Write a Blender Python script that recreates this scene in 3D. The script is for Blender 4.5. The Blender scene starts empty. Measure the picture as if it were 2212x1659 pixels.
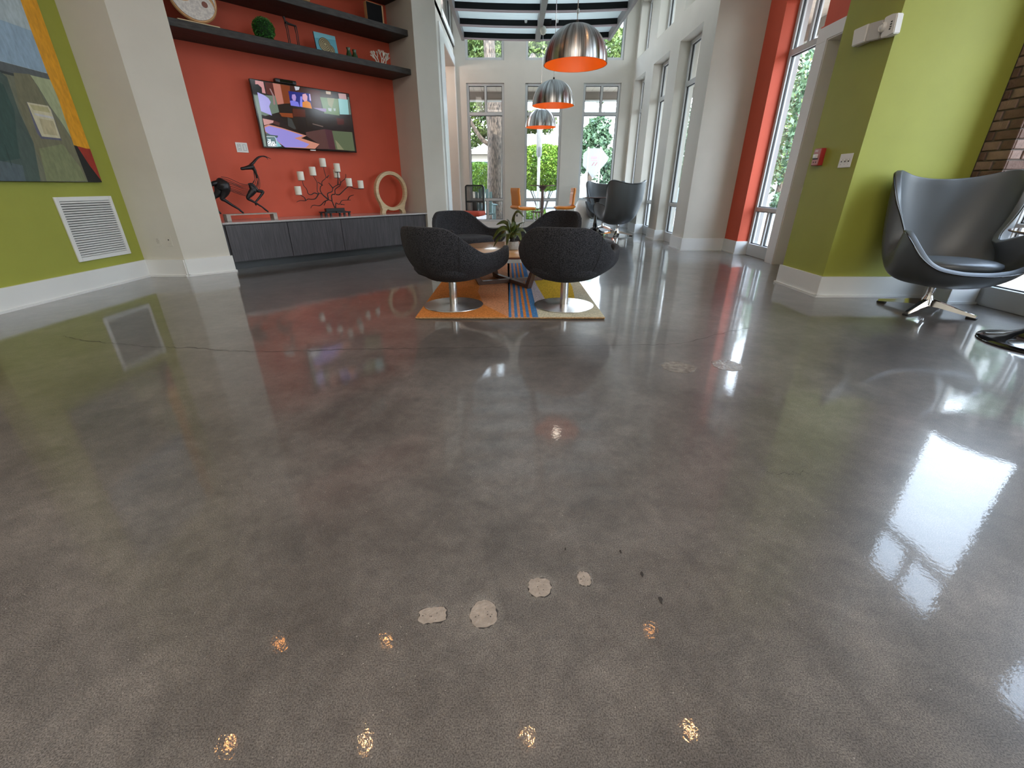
import bpy, bmesh, math, random
from mathutils import Vector, Matrix
R = math.radians
random.seed(7)
C = bpy.context.scene.collection
# ------------------------------------------------------------------ camera
F_PX, PITCH, CXP, CYP, EYE = 928.0, R(24.7), 1104.0, 829.5, 1.0
cam_data = bpy.data.cameras.new('camera')
cam_data.sensor_width = 36.0
cam_data.lens = F_PX / 2212.0 * 36.0
cam_data.shift_x = (1106 - CXP) / 2212.0
cam_data.clip_start = 0.05
cam_data.clip_end = 400
cam = bpy.data.objects.new('camera', cam_data)
cam.location = (0, 0, EYE)
cam.rotation_euler = (math.pi / 2 - PITCH, 0, 0)
C.objects.link(cam)
bpy.context.scene.camera = cam
# ------------------------------------------------------------------ world, sun, exposure
sc = bpy.context.scene
sc.view_settings.view_transform = 'Standard'
sc.view_settings.look = 'None'
sc.view_settings.gamma = 1.0
sc.view_settings.use_curve_mapping = False
sc.view_settings.exposure = 1.42
sc.cycles.use_denoising = True
sc.cycles.max_bounces = 10
sc.cycles.diffuse_bounces = 5
sc.cycles.glossy_bounces = 5
sc.cycles.transparent_max_bounces = 16
sc.cycles.sample_clamp_indirect = 6.0
sc.cycles.caustics_reflective = False
sc.cycles.caustics_refractive = False
w = bpy.data.worlds.new('sky'); sc.world = w
w.use_nodes = True
nt = w.node_tree; nt.nodes.clear()
tc = nt.nodes.new('ShaderNodeTexCoord'); sx = nt.nodes.new('ShaderNodeSeparateXYZ')
rmp = nt.nodes.new('ShaderNodeValToRGB')
rmp.color_ramp.elements[0].position = 0.0; rmp.color_ramp.elements[0].color = (0.88, 0.94, 1.0, 1)
rmp.color_ramp.elements[1].position = 0.85; rmp.color_ramp.elements[1].color = (0.52, 0.68, 0.96, 1)
bg = nt.nodes.new('ShaderNodeBackground'); bg.inputs['Strength'].default_value = 4.5
wo = nt.nodes.new('ShaderNodeOutputWorld')
nt.links.new(tc.outputs['Generated'], sx.inputs[0]); nt.links.new(sx.outputs['Z'], rmp.inputs[0])
nt.links.new(rmp.outputs[0], bg.inputs['Color']); nt.links.new(bg.outputs[0], wo.inputs[0])
sun_d = bpy.data.lights.new('sun', 'SUN'); sun_d.energy = 3.2; sun_d.angle = R(0.6); sun_d.color = (1.0, 0.95, 0.87)
sun = bpy.data.objects.new('sun', sun_d); C.objects.link(sun)
sun.rotation_euler = (R(38), 0, R(11))       # shines from behind right, high up
sun.location = (20, -10, 30)

# ------------------------------------------------------------------ materials
MAT = {}
def mat(name, col=(0.5, 0.5, 0.5), rough=0.5, metal=0.0, spec=0.5, noise=0.0, nscale=20.0, bump=0.0, bscale=120.0,
        coat=0.0, aniso=0.0, emit=None, estr=1.0, stretch=None, col2=None, sheen=0.0, detail=4.0, alpha=None, backface=None):
    if name in MAT: return MAT[name]
    m = bpy.data.materials.new(name); m.use_nodes = True
    n = m.node_tree; b = n.nodes['Principled BSDF']
    b.inputs['Base Color'].default_value = (*col, 1); b.inputs['Roughness'].default_value = rough
    b.inputs['Metallic'].default_value = metal; b.inputs['Specular IOR Level'].default_value = spec
    b.inputs['Coat Weight'].default_value = coat; b.inputs['Coat Roughness'].default_value = 0.05
    b.inputs['Anisotropic'].default_value = aniso
    if sheen: b.inputs['Sheen Weight'].default_value = sheen; b.inputs['Sheen Roughness'].default_value = 0.5
    if emit: b.inputs['Emission Color'].default_value = (*emit, 1); b.inputs['Emission Strength'].default_value = estr
    if alpha is not None: b.inputs['Alpha'].default_value = alpha
    co = n.nodes.new('ShaderNodeTexCoord'); mp = n.nodes.new('ShaderNodeMapping')
    n.links.new(co.outputs['Object'], mp.inputs[0])
    if stretch: mp.inputs['Scale'].default_value = stretch
    if noise > 0 or col2:
        t = n.nodes.new('ShaderNodeTexNoise'); t.inputs['Scale'].default_value = nscale; t.inputs['Detail'].default_value = detail
        n.links.new(mp.outputs[0], t.inputs[0])
        r = n.nodes.new('ShaderNodeValToRGB')
        c2 = col2 or tuple(min(1, c * (1 + noise)) for c in col); c1 = col if col2 else tuple(c * (1 - noise) for c in col)
        r.color_ramp.elements[0].position = 0.35; r.color_ramp.elements[1].position = 0.65
        r.color_ramp.elements[0].color = (*c1, 1); r.color_ramp.elements[1].color = (*c2, 1)
        n.links.new(t.outputs[0], r.inputs[0]); n.links.new(r.outputs[0], b.inputs['Base Color'])
    if bump > 0:
        t = n.nodes.new('ShaderNodeTexNoise'); t.inputs['Scale'].default_value = bscale; t.inputs['Detail'].default_value = 3
        n.links.new(mp.outputs[0], t.inputs[0])
        bp = n.nodes.new('ShaderNodeBump'); bp.inputs['Strength'].default_value = bump; bp.inputs['Distance'].default_value = 0.01
        n.links.new(t.outputs[0], bp.inputs['Height']); n.links.new(bp.outputs[0], b.inputs['Normal'])
    MAT[name] = m; return m

def glass_mat():
    m = bpy.data.materials.new('window_glass'); m.use_nodes = True; n = m.node_tree; n.nodes.clear()
    o = n.nodes.new('ShaderNodeOutputMaterial'); mx = n.nodes.new('ShaderNodeMixShader')
    t = n.nodes.new('ShaderNodeBsdfTransparent'); t.inputs[0].default_value = (0.96, 0.98, 0.975, 1)
    g = n.nodes.new('ShaderNodeBsdfGlossy'); g.inputs['Roughness'].default_value = 0.02
    lw = n.nodes.new('ShaderNodeLayerWeight'); lw.inputs[0].default_value = 0.5
    p5 = n.nodes.new('ShaderNodeMath'); p5.operation = 'POWER'; p5.inputs[1].default_value = 5.0; n.links.new(lw.outputs['Facing'], p5.inputs[0])
    f = n.nodes.new('ShaderNodeMath'); f.operation = 'MULTIPLY_ADD'; f.inputs[1].default_value = 0.75; f.inputs[2].default_value = 0.03; n.links.new(p5.outputs[0], f.inputs[0])
    n.links.new(f.outputs[0], mx.inputs[0]); n.links.new(t.outputs[0], mx.inputs[1]); n.links.new(g.outputs[0], mx.inputs[2])
    n.links.new(mx.outputs[0], o.inputs[0]); MAT['glass'] = m; return m
GLASS = glass_mat()
M = dict(
    cream=mat('cream_wall_paint', (0.62, 0.60, 0.54), 0.7, noise=0.02, nscale=3, bump=0.05, bscale=250),
    green=mat('olive_green_wall_paint', (0.33, 0.35, 0.058), 0.55, spec=0.35, noise=0.03, nscale=3, bump=0.05, bscale=250),
    red=mat('brick_red_wall_paint', (0.62, 0.098, 0.050), 0.6, spec=0.35, noise=0.03, nscale=3, bump=0.05, bscale=250),
    trim=mat('white_trim_paint', (0.74, 0.75, 0.74), 0.4, noise=0.01, nscale=5),
    casing=mat('door_casing_paint', (0.80, 0.76, 0.73), 0.4),
    frame=mat('window_frame_metal', (0.56, 0.58, 0.58), 0.4, noise=0.02, nscale=6),
    gasket=mat('black_window_gasket', (0.02, 0.02, 0.022), 0.5),
    ceil=mat('ceiling_white', (0.72, 0.70, 0.66), 0.85),
    pinkwall=mat('side_room_warm_light_tinted_beige', (0.62, 0.48, 0.42), 0.7),  # pink tint of warm room light put into the wall colour
    shelf=mat('dark_stained_shelf_wood', (0.013, 0.011, 0.010), 0.6, col2=(0.042, 0.037, 0.034), nscale=9, stretch=(1, 6, 6), bump=0.2, bscale=40),
    counter=mat('grey_quartz_countertop', (0.42, 0.40, 0.40), 0.12, noise=0.08, nscale=60),
    laminate=mat('charcoal_woodgrain_laminate', (0.022, 0.019, 0.022), 0.42, col2=(0.066, 0.056, 0.062), nscale=6, stretch=(22, 22, 0.8), detail=8),
    toe=mat('black_toe_kick', (0.018, 0.02, 0.022), 0.4),
    black=mat('black_plastic', (0.012, 0.012, 0.013), 0.35),
    blackgloss=mat('gloss_black_lacquer', (0.006, 0.006, 0.007), 0.08, coat=0.6),
    iron=mat('dark_forged_iron', (0.018, 0.015, 0.016), 0.42, metal=0.3, bump=0.2, bscale=60),
    bronze=mat('blackened_bronze', (0.030, 0.028, 0.030), 0.35, metal=0.6, bump=0.15, bscale=60),
    candle=mat('ivory_candle_wax', (0.82, 0.81, 0.72), 0.45),
    stonebase=mat('washed_wood_plinth', (0.42, 0.38, 0.34), 0.6, noise=0.15, nscale=14),
    palewood=mat('pale_maple_wood', (0.66, 0.52, 0.32), 0.5, noise=0.10, nscale=9, stretch=(1, 1, 6)),
    tanwood=mat('tan_wood', (0.55, 0.31, 0.14), 0.5, noise=0.12, nscale=12),
    oak=mat('warm_oak_tabletop', (0.50, 0.26, 0.11), 0.22, col2=(0.60, 0.34, 0.16), nscale=4, stretch=(1, 12, 1), detail=6, coat=0.3),
    walnut=mat('walnut_edge_wood', (0.16, 0.07, 0.045), 0.35, noise=0.2, nscale=12),
    legwood=mat('dark_walnut_leg', (0.10, 0.055, 0.040), 0.35, noise=0.2, nscale=10),
    felt=mat('charcoal_wool_felt', (0.008, 0.008, 0.010), 0.95, col2=(0.056, 0.056, 0.063), nscale=165, bump=0.35, bscale=300, spec=0.12, sheen=0.05, detail=2),
    seam=mat('dark_seam_thread', (0.012, 0.012, 0.014), 0.9),
    steel=mat('brushed_steel', (0.62, 0.60, 0.58), 0.24, metal=1.0, noise=0.05, nscale=60, aniso=0.5),
    chrome=mat('polished_chrome', (0.80, 0.80, 0.80), 0.06, metal=1.0),
    leather=mat('charcoal_leather', (0.085, 0.096, 0.106), 0.40, bump=0.08, bscale=260, spec=0.6),
    orange=mat('orange_leatherette', (0.80, 0.27, 0.035), 0.4),
    shadein=mat('orange_enamel', (0.98, 0.22, 0.010), 0.45),
    redfabric=mat('red_seat_fabric', (0.55, 0.08, 0.045), 0.85),
    white=mat('white_plastic', (0.78, 0.78, 0.76), 0.4),
    clearplastic=mat('clear_lamp_lens', (0.75, 0.75, 0.74), 0.12),
    redplastic=mat('red_fire_device_plastic', (0.40, 0.03, 0.035), 0.3),
    dark=mat('dark_slot', (0.03, 0.03, 0.03), 0.6),
    leafdark=mat('dracaena_leaf', (0.018, 0.035, 0.008), 0.35, col2=(0.085, 0.105, 0.015), nscale=22),
    boxwood=mat('artificial_boxwood_leaf', (0.020, 0.10, 0.018), 0.5, col2=(0.05, 0.26, 0.03), nscale=40),
    coral=mat('white_coral', (0.72, 0.68, 0.60), 0.7, bump=0.3, bscale=80),
    greenglaze=mat('dark_green_glaze', (0.012, 0.045, 0.012), 0.15, coat=0.5),
    plaque=mat('speckled_white_plaque', (0.72, 0.69, 0.64), 0.6, col2=(0.50, 0.47, 0.46), nscale=45),
    brownspot=mat('brown_disc', (0.20, 0.07, 0.05), 0.5),
    canopyblack=mat('canopy_black_steel', (0.008, 0.010, 0.011), 0.6, spec=0.2),
    canopyrail=mat('canopy_grey_rail', (0.36, 0.34, 0.34), 0.45),
    canopylip=mat('canopy_pink_white_lip', (0.62, 0.50, 0.53), 0.5),
    bark=mat('grey_brown_bark', (0.014, 0.009, 0.007), 0.9, col2=(0.17, 0.125, 0.09), nscale=11, stretch=(3.5, 3.5, 0.7), bump=0.8, bscale=14),
    barkpale=mat('pale_bark', (0.12, 0.105, 0.09), 0.9, noise=0.25, nscale=8, stretch=(3, 3, 0.7), bump=0.5, bscale=14),
    leafmid=mat('mid_green_tree_leaf', (0.050, 0.105, 0.018), 0.6, col2=(0.17, 0.23, 0.05), nscale=3),  # mid green leaf colour, varied at random
    leafblue=mat('cool_green_tree_leaf', (0.045, 0.10, 0.05), 0.6, col2=(0.11, 0.18, 0.085), nscale=2),
    leaflime=mat('lime_bush_leaf', (0.10, 0.24, 0.014), 0.6, col2=(0.24, 0.38, 0.035), nscale=4),
    mulch=mat('leaf_mulch_ground', (0.07, 0.045, 0.035), 0.95, col2=(0.30, 0.26, 0.24), nscale=25, bump=0.6, bscale=50),
    pave=mat('pale_concrete_paving', (0.36, 0.34, 0.32), 0.85, noise=0.06, nscale=4),
    paver=mat('blush_terrace_paver', (0.40, 0.31, 0.26), 0.8, noise=0.08, nscale=8),
    asphalt=mat('grey_asphalt', (0.14, 0.145, 0.155), 0.9, noise=0.1, nscale=8),  # plain grey asphalt colour
    soffit=mat('beige_soffit_board', (0.55, 0.47, 0.38), 0.7, noise=0.05, nscale=6),
    fascia=mat('grey_brown_fascia', (0.26, 0.22, 0.19), 0.7),
    stucco=mat('beige_stucco', (0.25, 0.21, 0.16), 0.9, noise=0.04, nscale=8),
    stuccowhite=mat('white_siding', (0.34, 0.34, 0.33), 0.8),
    farglass=mat('far_window_dark_glass', (0.05, 0.08, 0.07), 0.1),
    brick=mat('brown_red_brick', (0.105, 0.060, 0.046), 0.85, col2=(0.19, 0.115, 0.09), nscale=5, bump=0.5, bscale=60),
    brickpale=mat('pale_brick', (0.24, 0.16, 0.13), 0.85, noise=0.15, nscale=12, bump=0.5, bscale=60),
    mortar=mat('grey_mortar', (0.14, 0.115, 0.10), 0.95, bump=0.3, bscale=90),
    teal=mat('pale_teal_painted_wood', (0.18, 0.27, 0.27), 0.6),
    carwhite=mat('white_car_paint', (0.75, 0.75, 0.75), 0.2, coat=0.6),
    carred=mat('red_car_paint', (0.55, 0.04, 0.04), 0.2, coat=0.6),
    carblue=mat('pale_blue_car_paint', (0.42, 0.60, 0.68), 0.25, coat=0.6),
    tyre=mat('tyre_rubber', (0.02, 0.02, 0.02), 0.8),
    water=mat('vase_glass', (0.55, 0.55, 0.52), 0.05, alpha=0.35),
    soil=mat('dark_soil', (0.02, 0.016, 0.013), 0.9),
    foot=mat('black_rubber_foot', (0.01, 0.01, 0.01), 0.6),
    lamp=mat('downlight_lens', (0.9, 0.6, 0.3), 0.4, emit=(1.0, 0.36, 0.07), estr=80.0),
    patch=mat('cement_repair_patch', (0.28, 0.235, 0.20), 0.75, noise=0.12, nscale=60, bump=0.3, bscale=150),
    crack=mat('floor_crack_dirt', (0.035, 0.03, 0.028), 0.8),
    chip=mat('floor_chip_hole', (0.03, 0.025, 0.022), 0.9),
)
def floor_material():
    m = bpy.data.materials.new('polished_concrete'); m.use_nodes = True; n = m.node_tree; b = n.nodes['Principled BSDF']
    co = n.nodes.new('ShaderNodeTexCoord')
    def noise(s, d=5, rough=0.55, dist=0.0):
        t = n.nodes.new('ShaderNodeTexNoise'); t.inputs['Scale'].default_value = s; t.inputs['Detail'].default_value = d
        t.inputs['Roughness'].default_value = rough; t.inputs['Distortion'].default_value = dist
        n.links.new(co.outputs['Object'], t.inputs[0]); return t
    def ramp(t, p0, p1, c0, c1):
        r = n.nodes.new('ShaderNodeValToRGB'); r.color_ramp.elements[0].position = p0; r.color_ramp.elements[1].position = p1
        r.color_ramp.elements[0].color = (*c0, 1); r.color_ramp.elements[1].color = (*c1, 1); n.links.new(t.outputs[0], r.inputs[0]); return r
    def mix(kind, fac, a, bb):
        x = n.nodes.new('ShaderNodeMix'); x.data_type = 'RGBA'; x.blend_type = kind
        if isinstance(fac, float): x.inputs[0].default_value = fac
        else: n.links.new(fac, x.inputs[0])
        n.links.new(a, x.inputs[6]); n.links.new(bb, x.inputs[7]); return x
    big = ramp(noise(0.9, 6, 0.62, 0.6), 0.35, 0.68, (0.088, 0.080, 0.075), (0.165, 0.152, 0.143))
    mid = ramp(noise(5.5, 8, 0.7, 0.3), 0.30, 0.72, (0.74, 0.74, 0.75), (1.24, 1.22, 1.20))
    fine = ramp(noise(330, 2, 0.5), 0.34, 0.64, (0.50, 0.50, 0.50), (1.45, 1.44, 1.42))
    mid2 = ramp(noise(24, 6, 0.75, 0.5), 0.30, 0.72, (0.80, 0.80, 0.81), (1.17, 1.16, 1.15))
    a = mix('MULTIPLY', 1.0, big.outputs[0], mid.outputs[0]); a = mix('MULTIPLY', 1.0, a.outputs[2], mid2.outputs[0]); a = mix('MULTIPLY', 1.0, a.outputs[2], fine.outputs[0])
    v = n.nodes.new('ShaderNodeTexVoronoi'); v.inputs['Scale'].default_value = 55; n.links.new(co.outputs['Object'], v.inputs[0])
    sp = n.nodes.new('ShaderNodeValToRGB'); sp.color_ramp.elements[0].position = 0.05; sp.color_ramp.elements[1].position = 0.09
    sp.color_ramp.elements[0].color = (1, 1, 1, 1); sp.color_ramp.elements[1].color = (0, 0, 0, 1); n.links.new(v.outputs['Distance'], sp.inputs[0])
    gate = ramp(noise(5, 3), 0.48, 0.6, (0.1, 0.1, 0.1), (0.8, 0.8, 0.8))
    fac = n.nodes.new('ShaderNodeMath'); fac.operation = 'MULTIPLY'; n.links.new(sp.outputs[0], fac.inputs[0]); n.links.new(gate.outputs[0], fac.inputs[1])
    pale = n.nodes.new('ShaderNodeRGB'); pale.outputs[0].default_value = (0.45, 0.42, 0.38, 1)
    a = mix('MIX', fac.outputs[0], a.outputs[2], pale.outputs[0])
    n.links.new(a.outputs[2], b.inputs['Base Color'])
    rr = ramp(noise(2.2, 5), 0.3, 0.7, (0.022,) * 3, (0.055,) * 3); n.links.new(rr.outputs[0], b.inputs['Coat Roughness'])
    b.inputs['Roughness'].default_value = 0.33; b.inputs['Specular IOR Level'].default_value = 0.40; b.inputs['Coat Weight'].default_value = 1.0; b.inputs['Coat IOR'].default_value = 1.34
    b.inputs['IOR'].default_value = 1.45
    bp = n.nodes.new('ShaderNodeBump'); bp.inputs['Strength'].default_value = 0.016; bp.inputs['Distance'].default_value = 0.01
    n.links.new(noise(70, 3).outputs[0], bp.inputs['Height'])
    bp2 = n.nodes.new('ShaderNodeBump'); bp2.inputs['Strength'].default_value = 0.03; bp2.inputs['Distance'].default_value = 0.02
    n.links.new(noise(3.0, 3).outputs[0], bp2.inputs['Height']); n.links.new(bp.outputs[0], bp2.inputs['Normal'])
    n.links.new(bp2.outputs[0], b.inputs['Normal']); n.links.new(bp2.outputs[0], b.inputs['Coat Normal'])
    return m
def translucent_mat():
    m = bpy.data.materials.new('translucent_canopy_panel'); m.use_nodes = True; n = m.node_tree; n.nodes.clear()
    o = n.nodes.new('ShaderNodeOutputMaterial'); mx = n.nodes.new('ShaderNodeMixShader'); mx.inputs[0].default_value = 0.55
    t = n.nodes.new('ShaderNodeBsdfTranslucent'); t.inputs[0].default_value = (0.86, 0.93, 0.95, 1)
    d = n.nodes.new('ShaderNodeBsdfDiffuse'); d.inputs[0].default_value = (0.78, 0.85, 0.87, 1)
    n.links.new(d.outputs[0], mx.inputs[1]); n.links.new(t.outputs[0], mx.inputs[2]); n.links.new(mx.outputs[0], o.inputs[0]); return m
M['canopywhite'] = translucent_mat()
M['floor'] = floor_material()
def attr_mat(name, rough=0.6, emit=0.0, grain=0.0):
    m = bpy.data.materials.new(name); m.use_nodes = True; n = m.node_tree; b = n.nodes['Principled BSDF']
    a = n.nodes.new('ShaderNodeAttribute'); a.attribute_name = 'Col'
    out = a.outputs['Color']
    if grain:
        co = n.nodes.new('ShaderNodeTexCoord'); t = n.nodes.new('ShaderNodeTexNoise'); t.inputs['Scale'].default_value = 14; t.inputs['Detail'].default_value = 6
        mp = n.nodes.new('ShaderNodeMapping'); mp.inputs['Scale'].default_value = (1, 3, 1); n.links.new(co.outputs['Object'], mp.inputs[0]); n.links.new(mp.outputs[0], t.inputs[0])
        r = n.nodes.new('ShaderNodeValToRGB'); r.color_ramp.elements[0].position = 0.3; r.color_ramp.elements[1].position = 0.7
        r.color_ramp.elements[0].color = (1 - grain,) * 3 + (1,); r.color_ramp.elements[1].color = (1 + grain,) * 3 + (1,)
        n.links.new(t.outputs[0], r.inputs[0])
        x = n.nodes.new('ShaderNodeMix'); x.data_type = 'RGBA'; x.blend_type = 'MULTIPLY'; x.inputs[0].default_value = 1
        n.links.new(out, x.inputs[6]); n.links.new(r.outputs[0], x.inputs[7]); out = x.outputs[2]
    b.inputs['Roughness'].default_value = rough
    if not emit: n.links.new(out, b.inputs['Base Color'])
    else: b.inputs['Base Color'].default_value = (0.008, 0.008, 0.009, 1)
    if emit:
        n.links.new(out, b.inputs['Emission Color']); b.inputs['Emission Strength'].default_value = emit
    return m
M['screenpic'] = attr_mat('television_picture', 0.12, 0.36)
M['paint'] = attr_mat('oil_paint', 0.55, 0.0, 0.16)
M['print'] = attr_mat('painted_canvas_print', 0.6, 0.0, 0.0)

# ------------------------------------------------------------------ helpers
def srgb(r, g, b):
    f = lambda c: (c / 255 / 12.92) if c / 255 <= 0.04045 else ((c / 255 + 0.055) / 1.055) ** 2.4
    return (f(r), f(g), f(b))
def tag(o, label=None, cat=None, group=None, kind=None):
    if label: o['label'] = label
    if cat: o['category'] = cat
    if group: o['group'] = group
    if kind: o['kind'] = kind
    return o
def thing(name, label, cat, loc=(0, 0, 0), rz=0.0, group=None, parent=None):
    o = bpy.data.objects.new(name, None); o.empty_display_size = 0.1; C.objects.link(o)
    o.location = loc; o.rotation_euler = (0, 0, rz); tag(o, label, cat, group)
    if parent: o.parent = parent
    return o
def mesh_of(name, bm, m, smooth=None):
    me = bpy.data.meshes.new(name)
    bmesh.ops.recalc_face_normals(bm, faces=bm.faces)
    bm.to_mesh(me); bm.free()
    for mm in (m if isinstance(m, (list, tuple)) else [m]): me.materials.append(mm)
    if smooth is not None:
        for p in me.polygons: p.use_smooth = True
        if smooth < 180: me.set_sharp_from_angle(angle=R(smooth))
    return me
def obj(name, bm, m, parent=None, smooth=None, label=None, kind=None, loc=None, rot=None):
    me = bm if isinstance(bm, bpy.types.Mesh) else mesh_of(name, bm, m, smooth)
    o = bpy.data.objects.new(name, me); C.objects.link(o)
    if parent: o.parent = parent
    if loc is not None: o.location = loc
    if rot is not None: o.rotation_euler = rot
    if label: o['label'] = label
    if kind: o['kind'] = kind
    return o
def struct(name, bm, m, smooth=None, parent=None):
    o = obj(name, bm, m, parent, smooth)
    if parent is None: o['kind'] = 'structure'
    return o
def BM(): return bmesh.new()
def box(bm, x0, x1, y0, y1, z0, z1, bev=0.0, mx=None, mi=0, seg=2):
    r = bmesh.ops.create_cube(bm, size=1.0)
    vs = r['verts']
    for v in vs:
        v.co = Vector(((x0 + x1) / 2 + v.co.x * (x1 - x0), (y0 + y1) / 2 + v.co.y * (y1 - y0), (z0 + z1) / 2 + v.co.z * (z1 - z0)))
    fs = {f for v in vs for f in v.link_faces}
    for f in fs: f.material_index = mi
    if bev > 0:
        es = {e for v in vs for e in v.link_edges}
        rr = bmesh.ops.bevel(bm, geom=list(es), offset=bev, segments=seg, affect='EDGES', profile=0.5)
        vs = list({v for f in rr['faces'] for v in f.verts} | {v for v in vs if v.is_valid})
        for f in rr['faces']: f.material_index = mi
    if mx is not None:
        for v in vs: v.co = mx @ v.co
    return vs
def tube(bm, pts, rad, seg=8, caps=True, mi=0):
    pts = [Vector(p) for p in pts]; n = len(pts)
    rad = list(rad) if isinstance(rad, (list, tuple)) else [rad] * n
    rings = []; up = Vector((0, 0, 1)); prev = None
    for i, p in enumerate(pts):
        t = (pts[min(i + 1, n - 1)] - pts[max(i - 1, 0)])
        if t.length < 1e-9: t = Vector((0, 0, 1))
        t.normalize()
        if prev is None:
            a = t.cross(up if abs(t.z) < 0.95 else Vector((1, 0, 0))).normalized()
        else:
            a = (prev - t * prev.dot(t))
            a = a.normalized() if a.length > 1e-6 else t.orthogonal().normalized()
        prev = a; b = t.cross(a)
        rings.append([bm.verts.new(p + (a * math.cos(2 * math.pi * k / seg) + b * math.sin(2 * math.pi * k / seg)) * rad[i]) for k in range(seg)])
    for i in range(n - 1):
        for k in range(seg):
            f = bm.faces.new((rings[i][k], rings[i][(k + 1) % seg], rings[i + 1][(k + 1) % seg], rings[i + 1][k])); f.material_index = mi
    if caps:
        bm.faces.new(rings[0][::-1]).material_index = mi; bm.faces.new(rings[-1]).material_index = mi
def lathe(bm, prof, seg=32, cx=0, cy=0, mi=0, cap=True, mx=None):
    rings = []
    for r, z in prof:
        if r < 1e-5: rings.append([bm.verts.new((cx, cy, z))])
        else: rings.append([bm.verts.new((cx + r * math.cos(2 * math.pi * k / seg), cy + r * math.sin(2 * math.pi * k / seg), z)) for k in range(seg)])
    for i in range(len(rings) - 1):
        a, b = rings[i], rings[i + 1]
        for k in range(seg):
            k2 = (k + 1) % seg
            if len(a) == 1 and len(b) == 1: continue
            if len(a) == 1: f = bm.faces.new((a[0], b[k2], b[k]))
            elif len(b) == 1: f = bm.faces.new((a[k], a[k2], b[0]))
            else: f = bm.faces.new((a[k], a[k2], b[k2], b[k]))
            f.material_index = mi
    if cap:
        if len(rings[0]) > 1: bm.faces.new(rings[0][::-1]).material_index = mi
        if len(rings[-1]) > 1: bm.faces.new(rings[-1]).material_index = mi
    if mx is not None:
        for rg in rings:
            for v in rg: v.co = mx @ v.co
def prism(bm, poly, z0, z1, mx=None, mi=0):
    a = [bm.verts.new((x, y, z0)) for x, y in poly]; b = [bm.verts.new((x, y, z1)) for x, y in poly]
    n = len(poly)
    bm.faces.new(a[::-1]).material_index = mi; bm.faces.new(b).material_index = mi
    for i in range(n): bm.faces.new((a[i], a[(i + 1) % n], b[(i + 1) % n], b[i])).material_index = mi
    if mx is not None:
        for v in a + b: v.co = mx @ v.co
def catmull(pts, sub=6, closed=False):
    P = [Vector(p) for p in pts]; n = len(P); out = []
    rng = range(n) if closed else range(n - 1)
    for i in rng:
        g = (lambda k: P[k % n]) if closed else (lambda k: P[max(0, min(n - 1, k))])
        p0, p1, p2, p3 = g(i - 1), g(i), g(i + 1), g(i + 2)
        for s in range(sub):
            t = s / sub
            out.append(0.5 * ((2 * p1) + (p2 - p0) * t + (2 * p0 - 5 * p1 + 4 * p2 - p3) * t * t + (3 * p1 - p0 - 3 * p2 + p3) * t ** 3))
    if not closed: out.append(P[-1].copy())
    return out
def ray(x, y):
    u = (x - CXP) / F_PX; v = (CYP - y) / F_PX
    return Vector((u, math.cos(PITCH) + v * math.sin(PITCH), -math.sin(PITCH) + v * math.cos(PITCH)))
def on_floor(x, y, z=0.0):
    r = ray(x, y); t = (z - EYE) / r.z; return Vector((r.x * t, r.y * t, z))
def on_x(x, y, X):
    r = ray(x, y); t = X / r.x; return Vector((X, r.y * t, EYE + r.z * t))
def on_y(x, y, Y):
    r = ray(x, y); t = Y / r.y; return Vector((r.x * t, Y, EYE + r.z * t))
# niche frame: s along the wall, w into the wall, z up
NA = Vector((-3.58, 5.66, 0)); ND = Vector((math.sin(R(43)), math.cos(R(43)), 0)); NN = Vector((-ND.y, ND.x, 0))
NM = Matrix(((ND.x, NN.x, 0, NA.x), (ND.y, NN.y, 0, NA.y), (0, 0, 1, 0), (0, 0, 0, 1)))
NROT = math.atan2(ND.y, ND.x)
def on_n(x, y, w_=0.3):
    a = NA + NN * w_; r = ray(x, y)
    t = a.dot(NN) / r.dot(NN)
    p = r * t + Vector((0, 0, EYE))
    return Vector(((p - NA).dot(ND), w_, p.z))         # (s, w, z) local
def niche_thing(name, label, cat, s, w_, z, group=None):
    p = NM @ Vector((s, w_, z)); return thing(name, label, cat, p, NROT, group)

def wall_cells(bm, mapf, a0, a1, z0, z1, openings):
    """solid wall between a0..a1 and z0..z1 with rectangular openings, built of boxes"""
    xs = sorted({a0, a1, *[o[0] for o in openings], *[o[1] for o in openings]}); zs = sorted({z0, z1, *[o[2] for o in openings], *[o[3] for o in openings]})
    for i in range(len(xs) - 1):
        run = None
        for j in range(len(zs) - 1):
            cx, cz = (xs[i] + xs[i + 1]) / 2, (zs[j] + zs[j + 1]) / 2
            solid = not any(o[0] < cx < o[1] and o[2] < cz < o[3] for o in openings)
            if solid: run = [zs[j] if run is None else run[0], zs[j + 1]]
            if (not solid or j == len(zs) - 2) and run:
                mapf(bm, xs[i], xs[i + 1], run[0], run[1]); run = None

# ================================================================== SETTING
Z_CEIL = 5.0
bm = BM(); box(bm, -7.2, 4.52, -6.2, 12.6, -0.2, 0.0)
floor = struct('floor', bm, M['floor'])
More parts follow.
